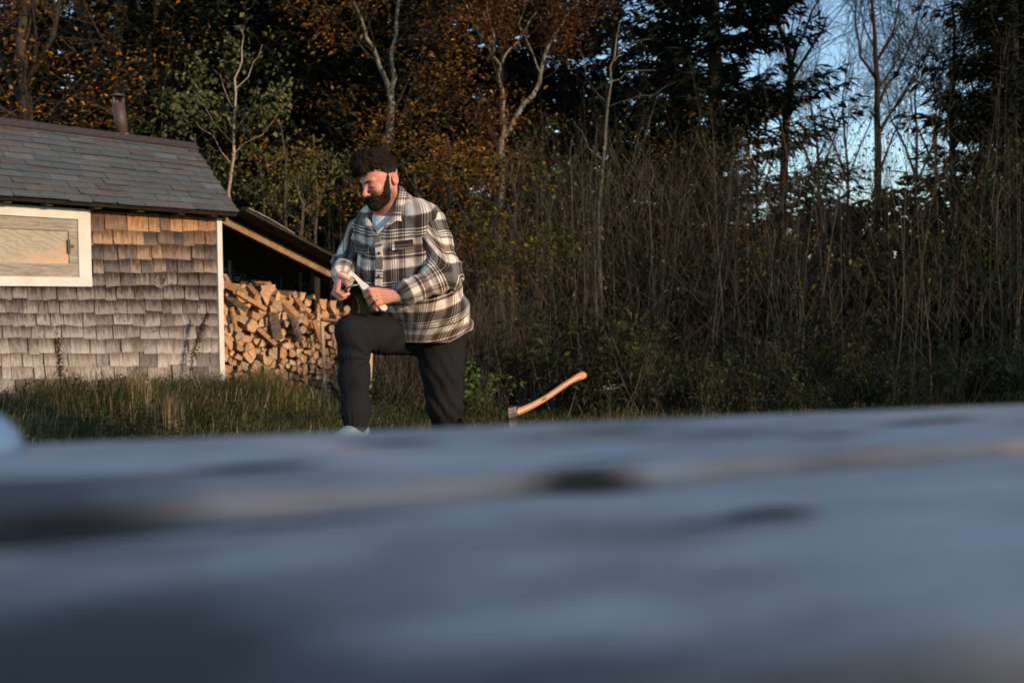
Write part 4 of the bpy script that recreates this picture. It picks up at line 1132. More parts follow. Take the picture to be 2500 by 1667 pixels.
    hm.set('Base Color', hm.ramp(n1, [(.3, (.007, .005, .004)), (.55, (.026, .016, .011)), (.75, (.060, .036, .024))])); hm.bump(n1, .8, .006)
    g = Field(HC-V3((.22, .22, .16)), HC+V3((.22, .22, .26)), .0042)
    g.add(hell((0, -.018, .062), (.081, .097, .086)), 0); g.add(hell((0, .012, .115), (.074, .092, .052)), .02)
    rr = random.Random(5)
    for k in range(150):                                     # curls
        a = rr.uniform(-2.6, 2.6); e = rr.uniform(.25, 1.45)
        x, y, z = math.sin(a)*math.cos(e)*.078, .012+math.cos(a)*math.cos(e)*.095, .075+math.sin(e)*.085
        if y > .09 and z < .1: continue
        g.add(hell((x, y, z), (rr.uniform(.009, .017), rr.uniform(.010, .018), rr.uniform(.009, .016))), .006)
    for k in range(34):                                      # looser locks thrown up and forward
        a = rr.uniform(-1.5, 1.5); e = rr.uniform(.45, 1.35); o_ = rr.uniform(1.02, 1.14)
        x, y, z = math.sin(a)*math.cos(e)*.078*o_, .016+math.cos(a)*math.cos(e)*.100*o_, .082+math.sin(e)*.088*o_
        dx, dy = rr.uniform(-.022, .022), rr.uniform(-.006, .026)
        g.add(hcone((x, y, z), (x+dx, y+dy, z+rr.uniform(-.006, .012)), rr.uniform(.009, .015), rr.uniform(.003, .006)), .005)
    g.add(hcone((-.035, .100, .090), (.035, .098, .096), .022, .020), .008)      # fringe over the forehead
    # face opening and trimmed sides
    g.add(hell((0, .112, .030), (.062, .062, .052)), .004, 's'); g.add(hell((.050, .085, .030), (.040, .050, .046)), .004, 's'); g.add(hell((-.050, .085, .030), (.040, .050, .046)), .004, 's')
    for s in (1, -1): g.add(hell((s*.092, -.030, -.006), (.022, .032, .042)), .004, 's')
    v_, f_ = g.mesh(); n_ = vnormals(v_, f_); loc = (v_-HC)@HM.T/HS
    keep = np.clip((loc[:, 2]-.02)/.05, .2, 1)
    v_ = v_+n_*(.0055*vnoise(v_, 75)+.004*vnoise(v_, 150, 3))[:, None]*keep[:, None]
    hair = pkid(sdf_obj('hair', v_, f_, hm.m, person))
    g = Field(HC-V3((.22, .22, .24)), HC+V3((.22, .22, .10)), .0042)
    g.add(hell((0, .046, -.068), (.060, .062, .048)), 0); g.add(hell((0, .082, -.094), (.038, .034, .032)), .02)
    for s in (1, -1):
        g.add(hcone((s*.0665, -.004, .036), (s*.056, .036, -.055), .0115, .024), .012)
        g.add(hcone((0, .108, -.043), (s*.034, .092, -.062), .010, .012), .006)
    g.add(hell((0, .118, -.0615), (.022, .022, .0105)), .004, 's')                 # mouth
    g.add(hell((.036, .088, -.010), (.034, .040, .030)), .006, 's'); g.add(hell((-.036, .088, -.010), (.034, .040, .030)), .006, 's')
    g.add(hell((0, .125, -.018), (.026, .035, .022)), .004, 's')
    v_, f_ = g.mesh(); n_ = vnormals(v_, f_); v_ = v_+n_*(.0032*vnoise(v_, 90)+.0025*vnoise(v_, 180, 3))[:, None]
    beard = pkid(sdf_obj('beard', v_, f_, hm.m, person))
    # strands standing off hair and beard
    def strands(v_, f_, n, L, name, seed, parent, cond=lambda q: True):
        r = random.Random(seed); b = MB(); nn = vnormals(v_, f_); k = 0
        while k < n:
            i = r.randrange(len(v_)); q = (v_[i]-HC)@HM.T/HS
            if not cond(q): k += .2; continue
            k += 1; p0 = Vector(v_[i]); d = (Vector(nn[i])+Vector([r.uniform(-1.3, 1.3) for _ in range(3)])).normalized(); s2 = d.orthogonal().normalized()*.0011
            p1 = p0+d*L*.5; p2 = p1+(d+Vector([r.uniform(-.9, .9) for _ in range(3)])).normalized()*L*.6
            b.add([p0-s2, p0+s2, p1+s2, p1-s2, p2], [(0, 1, 2, 3), (3, 2, 4)])
        o = b.build(name, hm.m); o.parent = parent; o.location = -Vector(person.location)-Vector(parent.location)
    strands(v_, f_, 1500, .0055, 'beard_strands', 2, beard, lambda q: q[2] < -.045)
    me = hair.data; hv = np.zeros(len(me.vertices)*3); me.vertices.foreach_get('co', hv); hv = hv.reshape(-1, 3)
    hfs = np.array([list(p_.vertices) for p_ in me.polygons]); strands(hv, hfs, 3600, .012, 'curl_strands', 4, hair, lambda q: q[2] > .06)
    # eyebrows and lashes
    b = MB()
    for s in (1, -1): b.tube([Vector(H(s*.014, .104, .029)), Vector(H(s*.030, .100, .035)), Vector(H(s*.050, .084, .031))], [.0035, .0042, .002], 6)
    o = b.build('eyebrows', hm.m); o.parent = person; pkid(o)
    b = MB()
    for s in (1, -1): b.tube([Vector(H(s*.018, .0915, .002)), Vector(H(s*.031, .0950, -.001)), Vector(H(s*.045, .0865, .003))], [.0012, .0018, .0012], 5)
    o = b.build('eyelashes', hm.m); o.parent = person; pkid(o)
    # ring and bracelet (things worn: their own parts)
    def ringpart(c, axis, R0, r0, name, mt):
        axis = Vector(axis).normalized(); x = axis.orthogonal().normalized(); y = axis.cross(x); c = Vector(c); b = MB(); n, k = 20, 6; vv = []
        for i in range(n):
            a = 2*math.pi*i/n; d = x*math.cos(a)+y*math.sin(a)
            for j in range(k):
                t_ = 2*math.pi*j/k; vv.append(c+d*(R0+r0*math.cos(t_))+axis*(r0*1.4*math.sin(t_)))
        b.add(vv, [(i*k+j, ((i+1) % n)*k+j, ((i+1) % n)*k+(j+1) % k, i*k+(j+1) % k) for i in range(n) for j in range(k)])
        o = b.build(name, mt, smooth=True); o.parent = person; pkid(o)
    a, b_ = A3(*L_F[2][0][:3]), A3(*L_F[2][1][:3]); c = a+(b_-a)*.72
    ringpart(c, b_-a, .0118, .0018, 'ring', simple('gold', (.75, .55, .30), .25, .5, .05, metal=1))
    ringpart(RW+(A3(824, 702, 4.47)-RW)*.10, A3(824, 702, 4.47)-RW, .031, .0022, 'bracelet', simple('white_band', (.75, .70, .68), .6, .3, .05))
build_person()

# ================================================================== carved wood, knife, axe, log
def lath(pix, widths, thick, mat_, name):
    """flat bar: pixel centreline with half widths (in m) and half thickness, standing in 3-D"""
    b = MB(); P = [at(*p) for p in pix]; n = len(P); vs = []
    for i, p in enumerate(P):
        d = (P[min(i+1, n-1)]-P[max(i-1, 0)]).normalized(); s_ = d.cross(_F).normalized(); q = d.cross(s_).normalized()
        w_ = widths[i]; vs += [p-s_*w_-q*thick*.6, p+s_*w_-q*thick*.6, p+s_*w_*.85+q*thick, p-s_*w_*.85+q*thick]
    fs = [(0, 1, 2, 3), tuple(range(4*n-4, 4*n))[::-1]]
    for i in range(n-1):
        for j in range(4): fs.append((i*4+j, (i+1)*4+j, (i+1)*4+(j+1) % 4, i*4+(j+1) % 4))
    b.add(vs, fs); return b
wp_ = simple('fresh_white_wood', (.80, .74, .62), .7, .2, .08, 30, .15, (1, 1, .1))
b = lath([(856, 663.5, 4.425), (861, 668, 4.423), (870, 678, 4.42), (880, 689, 4.415), (889, 699, 4.41), (897, 707, 4.405), (925, 738, 4.40), (939, 753, 4.40), (943, 757, 4.40)],
         [.002, .0055, .0085, .0105, .0155, .0135, .013, .0145, .006], .007, wp_, 'w')
o = b.build('carved_wood', wp_, loc=at(900, 712, 4.4)); tag(o, 'white pointed piece of carved wood held in the man\'s left fist', 'wood carving')
kn = empty('knife', at(836, 712, 4.44), 'thin carving knife in the man\'s right hand with its blade against the white wood', 'knife')
b = lath([(836, 711.5, 4.425), (845, 705.5, 4.415), (855, 699.5, 4.405), (866, 696, 4.398), (876, 694.2, 4.395)], [.0042, .0048, .0045, .0035, .001], .0012, None, 'k')
kid(b.build('blade', simple('polished_steel', (.75, .76, .78), .22, .5, .05, metal=1)), kn)
b = MB(); b.tube([at(822, 721, 4.445), at(829, 716, 4.438), at(838, 710.5, 4.430)], [.009, .0105, .008], 8); kid(b.build('handle', simple('knife_handle_wood', (.30, .16, .08), .6, .3, .2, 30)), kn)

def axe():
    e = empty('axe', at(1250, 1060, 4.62), 'long wooden handled axe stuck upright by its blade in the log', 'axe')
    Zx = lambda x, y: (1180+x/6.817, 850+y/6.817)
    cl = [(470,1085,66),(545,1066,66),(640,1030,62),(720,998,58),(800,958,55),(900,905,53),(1000,848,52),(1100,786,51),(1200,716,51),(1300,646,51),(1400,580,50),(1480,532,52),(1550,492,57),(1610,466,66),(1655,452,68),(1685,447,52),(1697,444,22)]
    b = MB(); P = []; n = len(cl)
    for i, (x, y, w_) in enumerate(cl): P.append((at(*Zx(x, y), 4.62+.19*i/(n-1)), w_/6.817/525))
    K = 14; vs = []
    for i, (p, w_) in enumerate(P):
        d = (P[min(i+1, n-1)][0]-P[max(i-1, 0)][0]).normalized(); s_ = d.cross(_F).normalized(); q = d.cross(s_).normalized()
        th = min(.0125, w_*.85)
        for k in range(K):
            a = 2*math.pi*k/K; vs.append(p+s_*w_*math.cos(a)+q*th*math.sin(a))
    fs = [tuple(range(K)), tuple(range((n-1)*K, n*K))[::-1]]+[(i*K+k, (i+1)*K+k, (i+1)*K+(k+1) % K, i*K+(k+1) % K) for i in range(n-1) for k in range(K)]
    b.add(vs, fs)
    t = NM('oiled_hickory', .38, .4); p = t.coord('Position')
    d = (P[12][0]-P[3][0]).normalized(); x = d.cross(_F).normalized()
    cx = t.n('ShaderNodeVectorMath', operation='DOT_PRODUCT'); t.l(p, cx.inputs[0]); cx.inputs[1].default_value = x
    cy = t.n('ShaderNodeVectorMath', operation='DOT_PRODUCT'); t.l(p, cy.inputs[0]); cy.inputs[1].default_value = d
    gr = t.noise(t.comb(t.math('MULTIPLY', cx.outputs['Value'], 90), t.math('MULTIPLY', cy.outputs['Value'], 5), 0), 1, 4, .6, .5)
    t.set('Base Color', t.ramp(gr, [(.3, (.36, .15, .065)), (.5, (.54, .25, .11)), (.7, (.66, .34, .165))])); h = kid(b.build('handle', t.m, smooth=True), e)
    hc = at(*Zx(1637, 465), 4.783); b = MB(); q = -_F
    b.tube([hc+q*.0105, hc+q*.0150], [.0036, .0036], 12); o = kid(b.build('hanging_hole', simple('dark_hole', (.02, .012, .008), .9, .1, .1)), e); o.parent = h; o.location = -Vector(e.location)-Vector(h.location)
    # burnt-in mark: short dark strokes like small lettering
    b = MB(); r = random.Random(2); A = at(*Zx(925, 893), 4.6835); B = at(*Zx(1050, 822), 4.6955); dd = (B-A)
    Ln = dd.length; dn = dd/Ln; upv = dn.cross(_F).normalized(); upv = -upv if upv.z < 0 else upv
    for k in range(13):
        if k == 5: continue
        c = A+dn*(Ln*k/12.5)-_F*.0128; hgt = .0052 if k == 6 else .0026
        b.box(c+upv*r.uniform(-.0004, .0004), .0006, hgt, .0006, (dn, upv, _F))
        if k != 6: b.box(c+dn*.0012+upv*r.choice([-1, 0, 1])*.002, .0012, .0006, .0006, (dn, upv, _F))
        else: b.box(c+dn*.002, .002, .0009, .0006, (dn, upv, _F)); b.box(c+dn*.0025+upv*.003, .0007, .003, .0006, (dn, upv, _F))
    o = kid(b.build('burnt_mark', simple('burnt_mark', (.09, .035, .02), .8, .1, .1)), e); o.parent = h; o.location = -Vector(e.location)-Vector(h.location)
    # head: eye block plus blade going down
    hd = (P[3][0]-P[0][0]).normalized(); hd = (at(*Zx(600, 1035), 4.642)-at(*Zx(480, 1060), 4.62)).normalized()
    dn_ = (at(*Zx(470, 1330), 4.615)-at(*Zx(455, 1000), 4.625)); dn_ = (dn_-hd*dn_.dot(hd)*.6).normalized(); sd_ = hd.cross(dn_).normalized()
    c0 = at(*Zx(478, 1075), 4.625)
    b = MB(); rings = []
    # stations along the blade direction: (distance, half width along handle, half thickness, shift along the handle)
    st = [(-.030, .023, .013, 0), (-.026, .027, .017, 0), (.0, .029, .018, 0), (.018, .029, .016, 0), (.030, .025, .012, -.002), (.045, .023, .009, -.004), (.075, .024, .006, -.006), (.10, .032, .0035, -.006), (.136, .042, .0008, -.006)]
    for d_, a_, t_, sh in st:
        c = c0+dn_*d_+hd*sh
        rings += [c-hd*a_-sd_*t_*.8, c-hd*a_*.5-sd_*t_, c+hd*a_*.5-sd_*t_, c+hd*a_-sd_*t_*.8, c+hd*a_+sd_*t_*.8, c+hd*a_*.5+sd_*t_, c-hd*a_*.5+sd_*t_, c-hd*a_+sd_*t_*.8]
    m_ = len(st); fs = [tuple(range(8))[::-1], tuple(range(8*m_-8, 8*m_))]+[(i*8+k, i*8+(k+1) % 8, (i+1)*8+(k+1) % 8, (i+1)*8+k) for i in range(m_-1) for k in range(8)]
    b.add(rings, fs)
    t = NM('forged_steel', .45, .5); nz = t.noise(t.coord('Position'), 110, 5, .7)
    t.set('Base Color', t.ramp(nz, [(.35, (.022, .021, .021)), (.7, (.085, .072, .066))])); t.set('Metallic', .75); t.bump(nz, .5, .002)
    kid(b.build('axe_head', t.m), e)
    b = MB(); ce = c0-hd*.0285; b.tube([ce-hd*.001, ce+hd*.002], [.012, .012], 10); kid(b.build('handle_end', simple('end_grain', (.25, .12, .06), .7, .2, .3, 60)), e)
axe()
def log():
    a = V3((-1.10, 4.30, 0)); b_ = V3((.36, 4.66, 0)); zc = -.080; R0 = .197
    r = random.Random(8); b = MB(); n = 26; K = 30; vs = []
    d = (b_-a)/np.linalg.norm(b_-a); s_ = np.cross(d, uz)
    for i in range(n):
        c = a+(b_-a)*i/(n-1)
        for k in range(K):
            t_ = 2*math.pi*k/K; q = Vector((math.cos(t_)*2, math.sin(t_)*2, i*.35)); rr = R0*(1+.05*noise.noise(q)+.02*noise.noise(q*4)); rr = min(rr, R0)
            vs.append(c+V3((0, 0, zc))+s_*rr*math.cos(t_)+uz*rr*math.sin(t_))
    fs = [(i*K+k, i*K+(k+1) % K, (i+1)*K+(k+1) % K, (i+1)*K+k) for i in range(n-1) for k in range(K)]; mi = [0]*len(fs)
    fs += [tuple(range(K))[::-1], tuple(range((n-1)*K, n*K))]; mi += [1, 1]
    b.add(vs, fs, mi); o = b.build('log', [bark('big_log_bark', (.05, .04, .032), (.16, .13, .10), 18, (.3, 1, 1)), M_END], loc=Vector((a+b_)/2)+Vector((0, 0, zc)), smooth=True)
    tag(o, 'thick log lying behind the table under the man\'s front foot and the axe', 'log')
log()
# ================================================================== VEGETATION
def rv(r, k): return Vector((r.uniform(-k, k), r.uniform(-k, k), r.uniform(-k, k)))
def leaf(b, p, d, nrm, L, W_, fold=.25):
    """pointed leaf, two facets folded along the midrib"""
    d = d.normalized(); s_ = d.cross(nrm)
    s_ = s_.normalized() if s_.length > 1e-5 else d.orthogonal().normalized(); q = s_.cross(d)
    m1 = p+d*L*.45
    b.add([p, m1-s_*W_*.5+q*W_*fold, p+d*L, m1+s_*W_*.5+q*W_*fold], [(0, 1, 2), (0, 2, 3)])
def grow(b, r, p, d, L, rad, lvl, tips, spec):
    """recursive branch; spec: list per level of dict(n, len, ang, up, wig, seg, sides)"""
    sp = spec[lvl]; seg = sp.get('seg', 5); pts = [p]; rads = [rad]; dd = d.normalized()
    for i in range(seg):
        dd = (dd+rv(r, sp.get('wig', .12))+Vector((0, 0, sp.get('up', .05)))).normalized()
        pts.append(pts[-1]+dd*(L/seg)); rads.append(rad*(1-(i+1)/seg*sp.get('taper', .75)))
    b.tube(pts, rads, sp.get('sides', 4), cap=False, mi=1 if lvl else 0)
    branch_kids(b, r, pts, rads, lvl, tips, spec, L)
def branch_kids(b, r, pts, rads, lvl, tips, spec, L):
    seg = len(pts)-1
    if lvl+1 < len(spec):
        s2 = spec[lvl+1]; n = s2['n']
        for k in range(n):
            t_ = s2.get('from', .25)+(1-s2.get('from', .25))*(k+r.random())/n; t_ = min(t_, .999)
            i = int(t_*seg); f = t_*seg-i; q = pts[i].lerp(pts[i+1], f); base = (pts[i+1]-pts[i]).normalized()
            o = base.orthogonal().normalized(); o = Matrix.Rotation(r.uniform(0, 6.283), 3, base) @ o
            if s2.get('flat'): o.z *= .35
            a = s2['ang']*r.uniform(.7, 1.3); d2 = base*math.cos(a)+o*math.sin(a)
            L2 = s2['len']*r.uniform(.55, 1.15)*(1-.55*t_ if s2.get('cone', True) else 1)
            grow(b, r, q, d2, L2, max(s2.get('rm', .0015), (rads[i]*(1-f)+rads[i+1]*f)*s2.get('rk', .55)), lvl+1, tips, spec)
        if lvl+1 == len(spec)-1 or spec[lvl].get('tip'): pass
    if lvl == len(spec)-1:
        for i in range(1, seg+1): tips.append((pts[i], (pts[i]-pts[i-1]).normalized()))
def leaves_at(r, tips, per, size, spread, b=None, flat=.6, asp=.62, droop=.2, prob=1.0):
    b = b or MB()
    for p, d in tips:
        if r.random() > prob*min(1, max(.08, .75+2.2*noise.noise(Vector((p.x*1.3, p.y*1.3, p.z*1.9))))): continue
        for _ in range(per):
            q = p+Vector((r.gauss(0, spread), r.gauss(0, spread), r.gauss(0, spread*.45)))
            dd = Vector((r.uniform(-1, 1), r.uniform(-1, 1), r.uniform(-droop-.5, .4-droop)))
            nn = Vector((r.uniform(-1, 1), r.uniform(-1, 1), flat*2)).normalized(); L = size*r.uniform(.6, 1.25)
            leaf(b, q, dd, nn, L, L*asp)
    return b
M_BARK_PALE = bark('pale_lichen_bark', (.07, .064, .048), (.27, .25, .185), 14, (1, 1, .5))
M_BARK_DARK = bark('dark_bark', (.022, .018, .014), (.065, .052, .040), 16)
M_TWIG = bark('brown_twig_bark', (.032, .026, .019), (.13, .105, .080), 20, (1, 1, .3))
M_TWIGD = bark('fine_twig_bark', (.024, .018, .013), (.065, .050, .037), 20, (1, 1, .3))
M_BIRCH = bark('birch_bark', (.20, .11, .075), (.46, .34, .27), 22, (1, 1, 1.6))
M_RUST = leafmat('rust_leaves', [(.15, .060, .012), (.32, .125, .018), (.10, .045, .014), (.46, .22, .030), (.18, .10, .020), (.07, .04, .014)])
M_BROWNL = leafmat('brown_leaves', [(.12, .045, .018), (.18, .065, .022), (.085, .045, .018), (.15, .08, .03)])
M_GREENL = leafmat('green_leaves', [(.060, .085, .018), (.085, .11, .022), (.045, .068, .016), (.13, .13, .025)], .45)
M_BIRCHL = leafmat('birch_leaves', [(.075, .095, .030), (.14, .16, .05), (.05, .068, .025), (.30, .27, .08), (.07, .085, .035), (.10, .12, .04)], .4)
M_YELL = leafmat('yellow_leaves', [(.24, .16, .022), (.13, .12, .025), (.34, .22, .03), (.09, .09, .022)], .45)
M_STRAWL = leafmat('pale_withered_leaves', [(.30, .22, .13), (.38, .30, .19), (.20, .13, .08)], .35)
M_DARKL = leafmat('dark_needles', [(.017, .026, .016), (.025, .035, .019), (.014, .020, .013), (.030, .037, .019)], .08, .7, .1)
M_UNDER = leafmat('undergrowth_leaves', [(.020, .030, .010), (.045, .066, .016), (.030, .026, .014), (.10, .115, .028), (.024, .034, .014), (.075, .050, .018), (.028, .040, .012)], .4)
M_GRASS = leafmat('grass_blades', [(.038, .058, .014), (.060, .080, .020), (.080, .082, .028), (.13, .11, .045), (.034, .050, .016)], .3)
M_STRAW = leafmat('dry_straw', [(.28, .20, .10), (.36, .28, .15), (.20, .14, .07)], .3)

def tree_thing(name, tb, lb, barkm, leafm, loc, label, cat='tree', group=None, crown='crown', trunk='trunk'):
    e = empty(name, loc, label, cat, group)
    if tb: o = tb.build(trunk, [barkm, M_TWIGD], smooth=True); o.parent = e
    if lb and lb.f: o = lb.build(crown, leafm); o.parent = e
    return e
def dup(e, loc, rz=0, sc_=1.0, label=None, group=None, scz=None):
    c = e.copy(); sc.collection.objects.link(c); c.location = loc; c.rotation_euler = (0, 0, rz); c.scale = (sc_, sc_, scz or sc_)
    if label: c['label'] = label
    if group: c['group'] = group
    for ch in e.children:
        q = ch.copy(); sc.collection.objects.link(q); q.parent = c
    return c
def ground_at(u, depth):
    p = at(u, 750, depth); return Vector((p.x, p.y, gz(p.x, p.y)))
def scale_of(e, k): e.scale = (k, k, k)

# ---------------------------------------------------------------- spruces
def spruce_mesh(seed, Hh=9.5, R0=2.1, dens=1.0):
    r = random.Random(seed); tb = MB(); lb = MB()
    tb.tube([Vector((0, 0, -.3)), Vector((.05, 0, Hh*.5)), Vector((0, .04, Hh))], [.17, .10, .015], 7)
    z = .9
    while z < Hh-.1:
        f = z/Hh; R = R0*(1-f)**.8+.12; nb = int(8*dens)+r.randint(0, 2)
        for k in range(nb):
            if r.random() < .12: continue
            a = r.uniform(0, 6.283); L = R*r.uniform(.6, 1.18); out = Vector((math.cos(a), math.sin(a), 0)); p = Vector((0, 0, z+r.uniform(-.12, .12)))
            droop = r.uniform(-.35, -.12)+f*.35; pts = [p+out*(L*t_)+Vector((0, 0, L*(droop*t_+.28*t_*t_))) for t_ in (0, .35, .7, 1)]
            tb.tube(pts, [.022*(1-f)+.006, .014, .008, .003], 3, cap=False)
            n = int(30*L*dens)+5
            for _ in range(n):
                t_ = r.uniform(.12, 1.0)**.8; q = p+out*(L*t_)+Vector((0, 0, L*(droop*t_+.28*t_*t_)))
                sd_ = out.cross(Vector((0, 0, 1)))*(r.choice([-1, 1]))
                d = (out*r.uniform(.3, 1)+sd_*r.uniform(.2, 1.1)+Vector((0, 0, r.uniform(-.65, .15))))
                leaf(lb, q+rv(r, .04), d, Vector((r.uniform(-.5, .5), r.uniform(-.5, .5), 1)), r.uniform(.14, .30)*(1.1-.3*f), r.uniform(.035, .075), .1)
        z += .19*r.uniform(.7, 1.3)
    return tb, lb
SPR = []
for sd_, hh, rr in ((11, 9.5, 2.0), (12, 11.0, 1.7), (13, 8.5, 2.4)):
    tb, lb = spruce_mesh(sd_, hh, rr, 1.5 if sd_ == 13 else 1.0); SPR.append((tb, lb))
spr_first = {}
def spruce(kind, u, depth, sc_, rz, label, group=None, dx=None):
    loc = ground_at(u, depth) if dx is None else Vector((dx[0], dx[1], gz(*dx)))
    loc.z -= .1
    if kind not in spr_first:
        e = tree_thing('spruce', SPR[kind][0], SPR[kind][1], M_BARK_DARK, M_DARKL, loc, label, 'tree', group)
        e.rotation_euler = (0, 0, rz); e.scale = (sc_,)*3; spr_first[kind] = e; return e
    e = dup(spr_first[kind], loc, rz, sc_, label, group)
    if not group and 'group' in e: del e['group']
    return e
spruce(1, 1500, 17.5, .82, .3, 'narrow dark spruce left of centre-right sky gap, behind the pale bare tree')
spruce(2, 1745, 15.0, 1.05, 1.1, 'broad almost black spruce silhouetted against the sky right of centre')
spruce(0, 1650, 16.2, .80, 2.0, 'dark spruce filling the gap just left of the broad black spruce')
spruce(2, 2555, 12.2, .92, 2.4, 'black spruce at the right edge of the picture')
spruce(1, 2470, 11.5, .62, .9, 'shorter dark spruce in front of the black one at the right edge')
spruce(1, 1385, 19.0, .84, 4.0, 'thin spruce with visible trunk between the rust tree and the bare pale tree')
spruce(0, 2640, 13.5, 1.1, .5, 'black spruce just outside the right edge, its branches overlapping the one at the edge')
r_ = random.Random(31)
ORD = 'first second third fourth fifth sixth seventh eighth ninth tenth eleventh twelfth thirteenth fourteenth fifteenth sixteenth'.split()
G_BACK = 'dark spruces of the back row on the left'
for k, u in enumerate([-260, -120, 20, 120, 250, 360, 470, 580, 680, 790, 900, 1010, 1120, 1220, 1310]):
    spruce(k % 3, u+r_.uniform(-30, 30), r_.uniform(17.5, 22), r_.uniform(1.0, 1.35), r_.uniform(0, 6), ORD[k]+' dark spruce from the left in the solid back row left of the sky gap', G_BACK)
for k, u in enumerate([420, 560, 640, 770, 860]):
    spruce((k+1) % 3, u, 14.5+k*.3, .85+.06*k, r_.uniform(0, 6), ORD[k]+' from the left of the dark green spruces just behind the shed', 'spruces close behind the shed')
for k, u in enumerate([1890, 2400, 1440, 1560, 1680, 1780]):
    spruce(k % 3, u, 23+k*.7, r_.uniform(.30, .42) if u > 1800 else .6, r_.uniform(0, 6), 'low distant spruce seen through the thicket on the right', 'low spruces behind the thicket')

# ---------------------------------------------------------------- deciduous trees
def limb_tree(name, label, limbs, depth0, barkm, leafm, spec, leafspec, seed, base_u=None, group=None):
    """limbs: list of (list of (u,v,ddepth,radius)) drawn in the picture and given depth; twigs are grown from them"""
    r = random.Random(seed); tb = MB(); tips = []; RS_ = {21: .66, 22: .60, 23: .42, 24: .75, 71: .6, 72: .7, 85: .6, 86: .6}.get(seed, 1)
    base = at(limbs[0][0][0], limbs[0][0][1], depth0+limbs[0][0][2]); base.z = gz(base.x, base.y)
    for k, lm in enumerate(limbs):
        pts = [at(u, v, depth0+dd)-base for u, v, dd, rr in lm]; rads = [q[3] for q in lm]
        if k == 0: pts.insert(0, Vector((pts[0].x*.6, pts[0].y, -.15))) if pts[0].z > .3 else None; rads = rads if len(rads) == len(pts) else [rads[0]*1.25]+rads
        # refine
        P, R2 = [], []
        for i in range(len(pts)-1):
            for f in (0, .5): P.append(pts[i].lerp(pts[i+1], f)+(rv(r, .04) if f else Vector())); R2.append((rads[i]*(1-f)+rads[i+1]*f)*RS_)
        P.append(pts[-1]); R2.append(rads[-1]*RS_)
        tb.tube(P, R2, 7, cap=False, rough=.08); branch_kids(tb, r, P, R2, 0, tips, [{}]+spec, 1)
    lb = leaves_at(r, tips, **leafspec) if leafspec else None
    e = tree_thing(name, tb, lb, barkm, leafm, base, label, 'tree', group); return e, tips, base
SP_M = [dict(n=6, len=1.5, ang=.75, up=.05, wig=.16, seg=5, sides=4, rk=.42, cone=False), dict(n=5, len=.75, ang=.8, up=.0, wig=.2, seg=4, sides=3, rk=.5), dict(n=4, len=.35, ang=.8, up=-.02, wig=.25, seg=3, sides=3, rk=.6)]
SP_F = [dict(n=9, len=1.1, ang=.6, up=.10, wig=.13, seg=5, sides=3, rk=.40, cone=False), dict(n=6, len=.7, ang=.6, up=.06, wig=.16, seg=4, sides=3, rk=.5), dict(n=4, len=.4, ang=.6, up=.03, wig=.2, seg=3, sides=3, rk=.6)]
LS_M = dict(per=4, size=.066, spread=.16, prob=1.1)
limb_tree('maple', 'rust-leaved tree with twin pale trunks rising behind the man\'s head', [
    [(925, 640, 0, .10), (935, 400, 0, .085), (956, 250, 0, .075)],
    [(954, 250, 0, .060), (940, 190, -.1, .050), (918, 135, -.2, .045), (895, 95, -.3, .035), (880, 40, -.4, .028), (860, -40, -.5, .02)],
    [(956, 250, 0, .058), (964, 190, .1, .05), (955, 130, .2, .045), (968, 40, .3, .035), (975, -60, .3, .03)],
    [(935, 420, 0, .03), (985, 400, -.4, .022), (1000, 380, -.6, .018), (1070, 330, -1.0, .012)],
    [(930, 520, 0, .03), (870, 470, .3, .02), (820, 400, .6, .012)]], 13.0, M_BARK_PALE, M_RUST, SP_M, LS_M, 21)
limb_tree('maple', 'pale forked tree with thin rust leaves right of the man\'s head', [
    [(1215, 560, 0, .085), (1222, 345, 0, .075)],
    [(1222, 345, 0, .06), (1226, 270, 0, .05), (1222, 210, -.1, .042), (1222, 160, -.2, .035), (1190, 110, -.3, .028), (1150, 50, -.4, .02), (1120, -20, -.4, .012)],
    [(1222, 160, -.2, .028), (1245, 120, -.1, .022), (1280, 80, 0, .02), (1310, 30, 0, .015)],
    [(1224, 340, 0, .062), (1260, 285, .1, .058), (1300, 235, .2, .052), (1320, 180, .2, .045), (1340, 110, .3, .038), (1372, 60, .4, .028), (1410, 10, .4, .018)],
    [(1320, 180, .2, .025), (1300, 130, .1, .018), (1265, 60, 0, .012), (1290, -20, 0, .01)],
    [(1205, 130, -.3, .02), (1198, 60, -.3, .015), (1190, -20, -.3, .012)]], 12.6, M_BARK_PALE, M_BROWNL, SP_F, dict(per=4, size=.055, spread=.12, prob=1.3), 22)
limb_tree('bare_tree', 'thin pale bare tree in front of the narrow spruce left of the sky', [
    [(1462, 620, 0, .055), (1472, 400, 0, .048), (1480, 290, 0, .042), (1492, 200, 0, .036), (1500, 140, 0, .028), (1512, 60, 0, .016)],
    [(1480, 265, 0, .022), (1535, 245, -.2, .018), (1590, 235, -.3, .012), (1650, 200, -.4, .006)],
    [(1490, 200, 0, .020), (1530, 175, .2, .014), (1600, 172, .3, .008)],
    [(1500, 150, 0, .018), (1530, 110, .1, .012), (1590, 95, .2, .006)],
    [(1485, 255, 0, .016), (1430, 190, .1, .01), (1415, 120, .1, .006)],
    [(1470, 390, 0, .02), (1420, 320, -.2, .012), (1400, 295, -.3, .008)]], 12.2, bark('dim_grey_bark', (.05, .045, .035), (.18, .165, .125), 14, (1, 1, .5)), M_BROWNL, [dict(n=6, len=.7, ang=.8, up=.03, wig=.2, seg=4, sides=3, rk=.4), dict(n=4, len=.35, ang=.7, up=.0, wig=.2, seg=3, sides=3, rk=.5)], None, 23)
